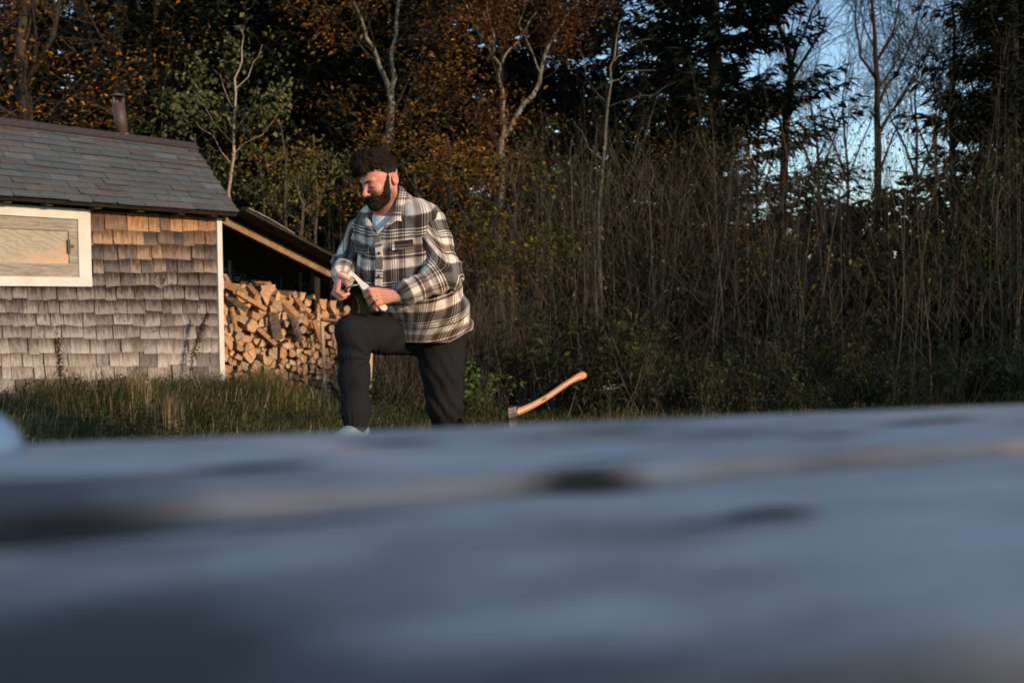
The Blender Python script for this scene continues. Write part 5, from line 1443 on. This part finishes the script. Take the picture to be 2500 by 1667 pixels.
# rust trees on the left
for u, d, sd_, lab in ((60, 13.5, 41, 'rust-leaved tree above the left end of the slate roof'), (300, 14.5, 42, 'rust-leaved tree above the stove pipe'),
                   (430, 15.5, 45, 'brownish tree with mossy trunk left of the birch sapling'), (-120, 12.5, 46, 'rust-leaved tree at the left edge of the frame')):
    limb_tree('maple', lab, [[(u, 500, 0, .10), (u+5, 250, 0, .085), (u-10, 100, 0, .07), (u+10, -60, 0, .05), (u+5, -200, 0, .03)], [(u, 260, 0, .05), (u-60, 150, .4, .035), (u-95, 0, .6, .02)],
       [(u, 200, 0, .05), (u+70, 90, -.4, .035), (u+90, -60, -.6, .02)], [(u, 330, 0, .03), (u+110, 250, -.9, .015)], [(u, 300, 0, .03), (u-110, 240, -.8, .015)]],
       d, M_BARK_DARK if sd_ != 45 else M_BARK_PALE, M_RUST if sd_ != 45 else M_BROWNL, SP_M, dict(per=2, size=.07, spread=.16, prob=.5), sd_)
for u, d, sd_, lab, mt in ((1090, 11.5, 51, 'low rust-leaved tree spreading just behind the man\'s shoulder', M_RUST), (1010, 12.0, 52, 'orange shrub tree between the man and the pale forked tree', M_RUST),
                       (1250, 12.0, 53, 'green and yellow leaved small tree under the pale forked tree', M_GREENL), (1170, 10.8, 54, 'yellowing bush right of the man\'s back', M_YELL),
                       (1780, 13.2, 55, 'small rust-leaved tree in front of the broad black spruce', M_RUST)):
    v0 = {51: 330, 52: 400, 53: 400, 54: 560, 55: 300}[sd_]
    limb_tree('small_tree' if sd_ != 54 else 'bush', lab, [[(u, 760, 0, .035), (u-8, 620, 0, .03), (u+10, v0+80, 0, .02), (u, v0, 0, .012)], [(u, 600, 0, .02), (u+70, 500, -.3, .014), (u+120, v0+60, -.5, .006)],
       [(u, 570, 0, .02), (u-60, 480, .3, .014), (u-110, v0+60, .5, .006)], [(u, 680, 0, .015), (u+60, 620, -.4, .006)], [(u, 680, 0, .015), (u-50, 620, -.4, .006)]],
       d, M_TWIG, mt, [dict(n=6, len=.8, ang=.8, up=.02, wig=.18, seg=4, sides=3, rk=.45, cone=False, flat=1), dict(n=4, len=.4, ang=.8, up=-.02, wig=.2, seg=3, sides=3, rk=.5)], dict(per=6, size=.06, spread=.12, prob=1.0 if sd_ != 55 else .6), sd_)
# birch sapling over the roof
limb_tree('birch', 'slim birch sapling with green leaves beside the right end of the roof', [
    [(562, 640, 0, .024), (563, 500, 0, .023), (564, 430, 0, .022), (570, 330, 0, .020), (576, 230, 0, .016), (584, 170, 0, .012), (590, 120, 0, .009), (588, 70, 0, .005)],
    [(571, 330, 0, .008), (610, 270, -.2, .005), (640, 250, -.3, .003)], [(574, 270, 0, .008), (545, 210, .2, .005), (520, 170, .3, .003)],
    [(578, 215, 0, .007), (620, 150, .2, .005), (640, 110, .3, .003)], [(565, 400, 0, .008), (520, 330, -.2, .005), (480, 300, -.3, .003)],
    [(566, 380, 0, .007), (640, 330, .3, .005), (700, 250, .3, .003)], [(568, 350, 0, .007), (500, 260, .2, .004), (470, 220, .2, .003)]],
    11.0, M_BIRCH, M_BIRCHL, [dict(n=7, len=.5, ang=.7, up=-.04, wig=.2, seg=4, sides=3, rk=.5, cone=False), dict(n=3, len=.22, ang=.8, up=-.1, wig=.25, seg=3, sides=3, rk=.6)], dict(per=3, size=.060, spread=.10, prob=2.2, asp=.75, droop=.5), 24)
for k, (u, vt, d) in enumerate([(690, 300, 11.2), (770, 330, 11.4), (640, 380, 11.8), (735, 420, 10.8), (480, 330, 12.0), (400, 300, 12.4)]):
    limb_tree('small_tree', ['leafy yellow-green sapling behind the lean-to', 'tall yellow-green sapling left of the man\'s head', 'green sapling between birch and lean-to', 'low yellowing sapling above the lean-to roof',
              'green sapling over the roof left of the birch', 'dim green sapling over the roof right of the stove pipe'][k], [[(u, 640, 0, .02), (u+6, 500, 0, .016), (u-5, vt, 0, .006)], [(u, 520, 0, .01), (u+50, vt+60, .2, .003)], [(u, 540, 0, .01), (u-45, vt+80, -.2, .003)]],
              d, M_TWIG, [M_YELL, M_BIRCHL, M_BIRCHL, M_YELL, M_BIRCHL, M_GREENL][k], [dict(n=8, len=.5, ang=.7, up=.02, wig=.2, seg=4, sides=3, rk=.5, cone=False), dict(n=3, len=.22, ang=.8, up=-.1, wig=.25, seg=3, sides=3, rk=.6)], dict(per=2, size=.052, spread=.08, prob=1.3, asp=.7, droop=.5), 60+k)
# bare trees against the sky on the right
SP_B = [dict(n=8, len=2.0, ang=.6, up=.05, wig=.16, seg=6, sides=4, rk=.40, cone=False), dict(n=8, len=1.1, ang=.6, up=.05, wig=.2, seg=4, sides=3, rk=.45, rm=.005), dict(n=6, len=.6, ang=.6, up=.03, wig=.25, seg=3, sides=3, rk=.6, rm=.0032, taper=.4)]
limb_tree('bare_tree', 'tall bare tree with fanning limbs in the middle of the sky gap', [
    [(2135, 700, 0, .12), (2143, 360, 0, .10), (2142, 200, 0, .08), (2135, 80, 0, .055), (2128, -60, 0, .03)],
    [(2142, 200, 0, .045), (2100, 140, 0, .035), (2088, 60, .2, .025), (2080, -40, .2, .015)], [(2146, 250, 0, .05), (2190, 180, .2, .035), (2230, 90, .3, .025), (2260, -20, .3, .015)],
    [(2140, 150, 0, .04), (2180, 80, .2, .03), (2200, -30, .2, .015)], [(2146, 330, 0, .035), (2210, 220, -.3, .025), (2270, 120, -.3, .015)]], 17, M_BARK_DARK, None, SP_B, None, 71)
limb_tree('bare_tree', 'dark bare tree leaning right beside the broad black spruce', [
    [(1905, 700, 0, .11), (1920, 280, 0, .09), (1932, 160, 0, .07), (1900, 60, 0, .05), (1880, -40, 0, .03)],
    [(1932, 160, 0, .04), (1965, 80, .2, .03), (2005, -10, .3, .02)], [(1930, 200, 0, .04), (1985, 110, -.2, .03), (2020, 40, -.2, .015)]], 16, M_BARK_DARK, None, SP_B, None, 72)
limb_tree('bare_tree', 'slender straight bare tree left of the black right-hand spruce', [
    [(2335, 900, 0, .06), (2328, 500, 0, .05), (2325, 250, 0, .035), (2330, 60, 0, .02), (2330, -60, 0, .01)], [(2328, 480, 0, .02), (2370, 400, .2, .012), (2400, 330, .2, .006)], [(2327, 330, 0, .02), (2285, 230, .2, .012), (2270, 150, .2, .006)]], 13.5, M_BARK_DARK, None,
    [dict(n=14, len=1.0, ang=.8, up=.03, wig=.16, seg=4, sides=3, rk=.35, cone=False, rm=.005), dict(n=7, len=.5, ang=.6, up=.03, wig=.2, seg=3, sides=3, rk=.5, rm=.0035, taper=.4)], None, 73)
for k, (u, d) in enumerate([(1990, 19), (2065, 21), (2235, 18.5), (1850, 20), (2290, 20), (2395, 12.5), (2450, 12.0)]):
    w_ = .6+.05*(k % 3)
    limb_tree('bare_tree', ['bare grey tree low in the sky gap right of the leaning one', 'thin bare tree between the leaning and the fanning bare trees', 'fine twigged bare tree right of the fanning one', 'thin bare tree showing above the broad black spruce',
       'fine bare tree near the slender straight trunk', 'dark trunk in front of the black right-hand spruce', 'leaning dark trunk nearest the right edge', 'twiggy low bare tree in front of the sky gap', 'low spreading bare tree in the thicket under the sky gap'][k],
       [[(u, 800, 0, .04+.03*(k > 4)), (u+10-k*4, 420, 0, .03+.02*(k > 4)), (u-14+k*6, 240, 0, .018), (u+20-k*5, 90+k*14, 0, .005)], [(u, 450, 0, .02), (u+60, 300, .2, .015), (u+90, 180, .3, .006)], [(u, 430, 0, .03), (u-60, 290, .2, .015), (u-80, 180, .2, .006)]],
       d, M_BARK_DARK, None, [dict(n=9, len=1.5, ang=.6, up=.05, wig=.18, seg=5, sides=3, rk=.4, cone=False, rm=.006), dict(n=7, len=.8, ang=.6, up=.04, wig=.24, seg=3, sides=3, rk=.5, rm=.005), dict(n=5, len=.45, ang=.6, up=.02, wig=.25, seg=2, sides=3, rk=.6, rm=.003, taper=.4)], None, 80+k)

for k, (u, v0, d, sd_, mt, lab) in enumerate([(1890, 560, 9.7, 91, M_YELL, 'slender sapling with yellow leaves in the middle of the thicket'), (1955, 600, 9.9, 92, M_YELL, 'second yellow-leaved sapling, right of the slender one, in the thicket'),
        (1400, 330, 10.4, 93, M_STRAWL, 'tall shoot with pale withered leaves left of the thin pale bare tree'), (1590, 400, 10.2, 94, M_STRAWL, 'shoot with pale curled leaves at the top edge of the thicket'),
        (2330, 620, 10.5, 95, M_GREENL, 'olive-leaved tall shrub low on the right under the sky gap'), (2440, 420, 10.2, 96, M_GREENL, 'olive-leaved tall shrub in front of the black right-hand spruce'), (2180, 560, 11.5, 97, M_GREENL, 'olive-leaved shrub below the fanning bare tree'),
        (1330, 560, 10.6, 98, M_GREENL, 'dim olive shrub at the left end of the thicket')]):
    limb_tree('small_tree', lab, [[(u, 960, 0, .012), (u+8, 780, 0, .010), (u-6, v0+70, 0, .007), (u, v0, 0, .003)], [(u+5, 800, 0, .006), (u+50, 700, -.2, .004), (u+75, v0+60, -.3, .002)], [(u, 780, 0, .006), (u-50, 660, .2, .004), (u-70, v0+50, .2, .002)]],
              d, M_TWIG, mt, [dict(n=7, len=.5, ang=.6, up=.04, wig=.2, seg=4, sides=3, rk=.5, cone=False), dict(n=3, len=.25, ang=.8, up=-.05, wig=.25, seg=3, sides=3, rk=.6)], dict(per=1 if k < 4 else 3, size=.055, spread=.04, prob=.30 if k < 4 else .7, asp=.6, droop=.6), sd_)
# ---------------------------------------------------------------- thicket of saplings
def sapling_meshes():
    out = []
    for k in range(8):
        r = random.Random(100+k); tb = MB(); tips = []; Hs = [3.0, 3.4, 2.7, 3.8, 3.2, 2.9, 3.6, 3.1][k]
        nst = [1, 2, 3, 1, 2, 2, 1, 3][k]
        for s_ in range(nst):
            p = Vector((r.uniform(-.1, .1), r.uniform(-.1, .1), -.05)); d = Vector((r.uniform(-.16, .16), r.uniform(-.16, .16), 1))
            if nst > 1: d += Vector((r.uniform(-.22, .22), r.uniform(-.1, .1), 0))
            grow(tb, r, p, d, Hs*r.uniform(.8, 1.05), r.uniform(.005, .011), 0, tips, [dict(wig=.055, up=.03, seg=11, sides=5, taper=.8), dict(n=10, len=.75, ang=.42, up=.06, wig=.12, seg=4, sides=3, rk=.40, **{'from': .25}), dict(n=3, len=.32, ang=.5, up=.05, wig=.15, seg=3, sides=3, rk=.6)])
        lb = leaves_at(r, tips, per=1, size=.055, spread=.02, prob=[.03, .0, .10, .04, .0, .16, .02, .05][k], asp=.5, droop=.5)
        out.append((tb, lb))
    return out
SAP = []; 
for k, (tb, lb) in enumerate(sapling_meshes()):
    SAP.append((tb, lb))
sap_first = {}
r_ = random.Random(77)
def sapling(k, loc, rz, s_, lab, grp, leafm=None):
    if k not in sap_first:
        e = tree_thing('sapling', SAP[k][0], SAP[k][1], M_TWIG, M_YELL if k in (2, 5) else M_BROWNL, loc, lab, 'sapling', grp, crown='leaves', trunk='stems'); e.rotation_euler = (0, 0, rz); e.scale = (s_,)*3; sap_first[k] = e; return e
    return dup(sap_first[k], loc, rz, s_, lab, grp)
n_s = 0
for k in range(84):
    u = 1125+1420*((k*.618034) % 1)+r_.uniform(-15, 15); d = r_.uniform(9.3, 12.8)
    hgt = 1.0 if u < 1900 else 1.15
    p = ground_at(u, d); grow_k = r_.randrange(8)
    if u < 1260: sf_ = r_.uniform(.5, .8)
    else: sf_ = r_.uniform(.72, 1.05)*hgt
    kind = ['bare brown single-stemmed sapling in the thicket', 'bare two-stemmed sapling in the thicket'][0 if grow_k in (0, 3, 6) else 1] if grow_k in (0, 1, 3, 4, 6) else 'sapling with a few yellow leaves in the thicket'
    if grow_k == 7: kind = 'bare clump of three stems in the thicket'
    if grow_k == 2: kind = 'three-stemmed sapling with some yellow leaves in the thicket'
    sapling(grow_k, p, r_.uniform(0, 6.28), sf_, kind, {0: 'bare single-stemmed saplings', 3: 'bare single-stemmed saplings', 6: 'bare single-stemmed saplings', 1: 'bare two-stemmed saplings', 4: 'bare two-stemmed saplings', 5: 'saplings with yellow leaves', 7: 'bare three-stemmed saplings', 2: 'leafy three-stemmed saplings'}[grow_k])
for k, u in enumerate([640, 680, 720, 760, 800, 600, 840, 1150]):
    sapling((k*3) % 8 if k % 2 else 1, ground_at(u, 10.9+.1*k), k*1.3, .62+.02*k, 'thin bare sapling standing behind the lean-to', 'thin saplings behind the lean-to')
# brush: innumerable thin twigs and dead stalks
def brush():
    r = random.Random(9); b = MB()
    for _ in range(11000):
        u = r.uniform(1090, 2540); d = r.uniform(9.0, 14.0); p = ground_at(u, d)
        z = r.uniform(0, 1)**1.1*(2.5 if u > 1250 else 1.5); L = r.uniform(.12, .7); dd = Vector((r.gauss(0, .9), r.gauss(0, .5), 1)).normalized()
        a = p+Vector((0, 0, z)); m_ = a+dd*L*.5+rv(r, .03); e = a+dd*L+rv(r, .08); w_ = r.uniform(.0010, .0022); s_ = Vector((1, .2, 0))*w_
        b.add([a-s_, a+s_, m_+s_*.8, m_-s_*.8, e], [(0, 1, 2, 3), (3, 2, 4)])
    for _ in range(3500):
        u = r.uniform(860, 1300); d = r.uniform(9.2, 11.5); p = ground_at(u, d); L = r.uniform(.4, 1.2); dd = Vector((r.gauss(0, .2), r.gauss(0, .2), 1)).normalized()
        m_ = p+dd*L*.5+rv(r, .03); e = p+dd*L+rv(r, .1); s_ = Vector((1, .2, 0))*r.uniform(.0016, .003); b.add([p-s_, p+s_, m_+s_*.8, m_-s_*.8, e], [(0, 1, 2, 3), (3, 2, 4)])
    t = NM('dry_twigs', .9, .1); t.set('Base Color', t.ramp(t.island(), [(0, (.016, .013, .009)), (.5, (.034, .026, .018)), (1, (.11, .085, .058))]))
    o = b.build('brush', t.m)
    fb = MB()
    for _ in range(24000):
        u = r.uniform(1120, 2560); d = r.uniform(9.2, 14.5); p = ground_at(u, d)
        c_ = noise.noise(Vector((p.x*.9, p.y*.7, 1.3))); z = r.uniform(0, 1)**1.0*(3.1 if u > 1500 else 2.3)
        if noise.noise(Vector((p.x*1.5, p.y, z*1.3))) < r.uniform(-.35, .5): continue
        leaf(fb, p+Vector((0, 0, z)), rv(r, 1), Vector((r.uniform(-.6, .6), r.uniform(-.6, .6), 1)), r.uniform(.03, .065), r.uniform(.018, .035))
    lo = fb.build('small_leaves', leafmat('sparse_olive_leaves', [(.020, .028, .010), (.040, .048, .014), (.030, .022, .012), (.075, .075, .020), (.055, .034, .014), (.13, .10, .02)], .4))
    tag(lo, 'sparse small olive and brown leaves scattered through the thicket', 'leaves', kind='stuff'); tag(o, 'dense brown brush of thin twigs and dead stalks', 'brush', kind='stuff')
brush()
M_DARKB = leafmat('dark_shrub_leaves', [(.020, .026, .013), (.032, .040, .018), (.026, .022, .014), (.042, .040, .018)], .3)
# low leafy bushes along the edge of the thicket
def bush_mesh(seed, n, hgt, size, wide=.5):
    r = random.Random(seed); tb = MB(); tips = []
    for _ in range(9): grow(tb, r, Vector((r.uniform(-.15, .15)*wide*2, r.uniform(-.15, .15), -.03)), Vector((r.uniform(-.5, .5)*wide*2, r.uniform(-.5, .5), 1)), hgt*r.uniform(.6, 1.1), .006, 0, tips, [dict(wig=.12, up=.02, seg=5, sides=3), dict(n=6, len=hgt*.5, ang=.7, up=.0, wig=.2, seg=4, sides=3, rk=.6)])
    return tb, leaves_at(r, tips, per=n, size=size, prob=.75, spread=.045, asp=.6, droop=.3)
BU = [bush_mesh(1, 3, .55, .065), bush_mesh(2, 3, .75, .05), bush_mesh(3, 4, .45, .045, .8), bush_mesh(4, 2, .8, .075)]
bu_first = {}
for k in range(50):
    u = 1120+1430*((k*.618034) % 1); d = 8.5+1.6*((k*.37) % 1); kk = k % 4; loc = ground_at(u, d); sf_ = r_.uniform(.55, 1.3)
    lab = ['low green bramble bush at the foot of the thicket', 'taller leafy green bush at the foot of the thicket', 'spreading small-leaved plant at the foot of the thicket', 'big-leaved green bush at the foot of the thicket'][kk]; g = ['bramble bushes', 'leafy bushes', 'small-leaved plants', 'big-leaved bushes'][kk]+' along the thicket edge'
    if kk not in bu_first: e = tree_thing('bush', BU[kk][0], BU[kk][1], M_TWIG, M_UNDER, loc, lab, 'bush', g, crown='leaves', trunk='stems'); e.scale = (sf_,)*3; bu_first[kk] = e
    else: dup(bu_first[kk], loc, r_.uniform(0, 6.28), sf_, lab, g)
tb, lb = bush_mesh(9, 6, .75, .055, 1.2); dk_first = None
for k in range(26):
    u = 1180+1420*((k*.618034) % 1); d = 13.0+3.2*((k*.37) % 1); loc = ground_at(u, d); sf_ = r_.uniform(2.6, 3.8)*(1.12 if u > 1750 else .95)
    lab = 'tall dark shrub at the back of the thicket'; g = 'dark shrubs behind the thicket'
    if dk_first is None: dk_first = tree_thing('shrub', tb, lb, M_TWIG, M_DARKB, loc, lab, 'bush', g, crown='leaves', trunk='stems'); dk_first.scale = (sf_,)*3
    else: dup(dk_first, loc, r_.uniform(0, 6.28), sf_, lab, g)
for k, (u, d) in enumerate([(905, 8.9), (950, 8.7), (990, 9.1), (860, 9.4), (930, 9.8), (1020, 9.6)]):
    dup(bu_first[k % 4], ground_at(u, d), k*1.1, .62, 'small dark green bush seen between and behind the man\'s legs', 'bushes behind the man')
e = dup(bu_first[3], ground_at(1180, 7.9), .5, .62, 'bright green ferny plant right of the man\'s standing leg'); del e['group']
for ch in e.children:
    if ch.name.startswith('leaves'): ch.data = ch.data.copy(); ch.data.materials[0] = leafmat('bright_leaves', [(.12, .19, .03), (.16, .22, .035), (.08, .13, .025)], .45)

# white-flowered stalk, dock heads, leafy weeds
def weed(name, u, v, d, v_top, label, kind, seed):
    r = random.Random(seed); base = at(u, v, d); top = at(u, v_top, d); hgt = top.z-base.z; e = empty(name, base, label, 'plant'); tb = MB(); lb = MB()
    lean_ = r.uniform(-.06, .06) if kind != 'dock2' else .14
    P = [Vector((lean_*hgt*(t_**1.5)*2, 0, hgt*t_)) for t_ in (0, .25, .5, .75, 1)]
    tb.tube(P, [.006, .005, .004, .003, .002], 5)
    if kind.startswith('dock'):
        for _ in range(560):
            t_ = r.uniform(.12, 1)**.8; q = Vector((lean_*hgt*t_**1.5*2, 0, hgt*t_)); wd = .018*(1.25-t_)+.004
            leaf(lb, q+Vector((r.gauss(0, wd), r.gauss(0, wd), 0)), rv(r, 1), rv(r, 1), .014, .012)
        m_ = simple('dark_seed_heads', (.035, .018, .013), .9, .1, .3) if 'dark_seed_heads' not in bpy.data.materials else bpy.data.materials['dark_seed_heads']; nm = 'seed_head'
    elif kind == 'weed':
        for k in range(26):
            t_ = k/26; a = k*2.4; q = Vector((lean_*hgt*t_**1.5*2, 0, hgt*t_)); o = Vector((math.cos(a), math.sin(a), r.uniform(-.7, -.1)))
            leaf(lb, q, o, Vector((0, 0, 1)), .085*(1.1-.6*t_), .020, .2)
        m_ = M_UNDER; nm = 'leaves'
    else:
        for k in range(150):
            t_ = r.random(); a = r.uniform(0, 6.3); q = Vector((0, 0, hgt*.9*t_)); o = Vector((math.cos(a), math.sin(a), r.uniform(.2, .9))); leaf(lb, q, o, Vector((0, 0, 1)), .05*(1.2-.5*t_), .008, .2)
        m_ = M_BIRCHL; nm = 'leaves'
        fb = MB()
        for k in range(30):
            q = Vector((r.gauss(0, .045), r.gauss(0, .03), hgt*r.uniform(.92, 1.06))); tb.tube([Vector((0, 0, hgt*.8)), q], [.0012, .0008], 3, cap=False)
            for j in range(7): leaf(fb, q, Vector((math.cos(j*.9), math.sin(j*.9), .3)), Vector((0, 0, 1)), .012, .004)
        o = fb.build('flowers', simple('white_petals', (.70, .68, .60), .7, .2, .1)); o.parent = e
    o = tb.build('stem', M_TWIG); o.parent = e; o = lb.build(nm, m_); o.parent = e
weed('dock_plant', 150, 948, 8.15, 790, 'dead dock plant with dark seed head before the shingle wall, left', 'dock', 1)
weed('dock_plant', 462, 935, 8.9, 765, 'thin leaning dead dock stalk before the shingle wall near the corner board', 'dock2', 2)
weed('leafy_weed', 55, 955, 8.0, 845, 'leafy green weed growing against the wall at the far left', 'weed', 3)
weed('leafy_weed', 185, 960, 8.1, 905, 'short green weed right of the dead dock plant', 'weed', 4)
weed('leafy_weed', 5, 965, 7.9, 880, 'green weed cut off by the left edge of the frame', 'weed', 6)
weed('aster', 1487, 1040, 8.2, 945, 'stalk with small white flowers right of the axe handle', 'aster', 5)

# ---------------------------------------------------------------- grass
def grass():
    r = random.Random(12); b = MB(); bs = MB()
    def blade(b_, p, L, w_, bend, a):
        d = Vector((math.cos(a), math.sin(a), 0)); s_ = Vector((-d.y, d.x, 0))
        if abs(s_.x) < .5: s_ = (s_+Vector((.6, 0, 0))).normalized()
        q1 = p+Vector((0, 0, L*.55))+d*bend*L*.25; q2 = p+Vector((0, 0, L*(1-bend*.35)))+d*bend*L*.9
        b_.add([p-s_*w_, p+s_*w_, q1+s_*w_*.7, q1-s_*w_*.7, q2], [(0, 1, 2, 3), (3, 2, 4)])
    n = 0
    while n < 54000:
        u = r.uniform(-60, 2560); d = 5.6+5.2*r.random()**1.1 if r.random() < .78 else r.uniform(1.6, 5.8)
        u = 1250+(u-1250)*(1.8 if d < 5.2 else 1)
        q = at(u, 750, d); x, y = q.x, q.y
        rel = Vector((x, y, 0))-C0; s_, nn = rel.dot(ES), rel.dot(EN)
        if nn < .0 and s_ > -1.75 and nn > -1.6: continue
        if u > 1250 and d < 7.6 and r.random() < .6: continue
        n += 1
        clump = noise.noise(Vector((x*1.6, y*1.6, 3)))
        tall = .13+.26*max(0, clump+.12)+(.16*math.exp(-((nn-.45)/.45)**2) if s_ > -1.2 else 0)
        L = tall*r.uniform(.45, 1.15)*(.52 if (s_ < -.45 and nn > 0) else 1)
        if abs(u-655) < 90 and nn < 1.0: L *= 1.25
        tgt = bs if r.random() < .09+.10*(clump > .2) else b
        wx = noise.noise(Vector((x*1.1, y*1.1, 9)))*6.3
        blade(tgt, Vector((x, y, gz(x, y)-.01)), L*(1.15 if tgt is bs else 1), r.uniform(.0014, .0034), r.uniform(.2, 1.5), wx+r.gauss(0, 1.1))
    for (u, d) in [(400, 7.2), (425, 7.2), (345, 7.9)]:
        for _ in range(45):
            q = at(u+r.gauss(0, 12), 750, d+r.gauss(0, .08)); blade(bs, Vector((q.x, q.y, gz(q.x, q.y))), r.uniform(.22, .36), .0025, r.uniform(0, .25), r.uniform(0, 6.28))
    for _ in range(2600):
        u = r.gauss(640, 55); d = r.uniform(8.3, 9.2); q = at(u, 750, d); rel = Vector((q.x, q.y, 0))-C0
        if rel.dot(EN) < .04: continue
        k_ = math.exp(-((u-640)/60)**2); blade(bs if r.random() < .3 else b, Vector((q.x, q.y, gz(q.x, q.y)-.01)), r.uniform(.15, .40)*(.55+.6*k_), r.uniform(.0014, .003), r.uniform(.2, 1.2), r.uniform(0, 6.28))
    o = b.build('grass', M_GRASS); tag(o, 'long green grass growing round the cabin and the lean-to', 'grass', kind='stuff')
    o = bs.build('dry_grass', M_STRAW); tag(o, 'dry straw-coloured grass stems among the green', 'grass', kind='stuff')
    # weedy broad leaves low in the grass
    lb = MB()
    for _ in range(5200):
        u = r.uniform(-60, 1300); d = 5.8+3.6*r.random(); q = at(u, 750, d); rel = Vector((q.x, q.y, 0))-C0
        if rel.dot(EN) < .05 and rel.dot(ES) > -1.75: continue
        z = gz(q.x, q.y)+r.uniform(.02, .16); leaf(lb, Vector((q.x, q.y, z)), Vector((r.uniform(-1, 1), r.uniform(-1, 1), r.uniform(-.2, .6))), Vector((r.uniform(-.4, .4), r.uniform(-.4, .4), 1)), r.uniform(.02, .05), r.uniform(.012, .03))
    o = lb.build('ground_cover', M_UNDER); tag(o, 'low broad-leaved weeds mixed into the grass', 'weeds', kind='stuff')
grass()

# ---------------------------------------------------------------- unseen spruces added behind and right of the camera to shade table and thicket
for k, (x, y, s_) in enumerate([(15.5, -1.5, .62), (17.5, -1, .68), (19.5, 0, .72), (22, .5, .85), (24.5, 1.5, .9), (15, 1.5, .5), (20, -3, .75), (27, 2, 1.0), (18, 3, .6)]):
    spruce(k % 3, 0, 0, s_, k*.9, 'unseen spruce added right of the clearing to shade the thicket', 'spruces added right of the clearing for shade', dx=(x, y))
spruce(2, 0, 0, .34, 1.0, 'unseen young spruce added behind the camera to shade the table', None, dx=(2.6, -1.75))
spruce(2, 0, 0, .44, .3, 'unseen bushy young spruce added right beside the first to shade the table', None, dx=(3.1, -1.15))
spruce(2, 0, 0, .42, 2.2, 'unseen bushy young spruce added farther back than the first to shade the table', None, dx=(3.3, -2.1))
spruce(0, 0, 0, .30, 2.0, 'second unseen young spruce added behind the camera to shade the table end', None, dx=(3.9, -3.5))
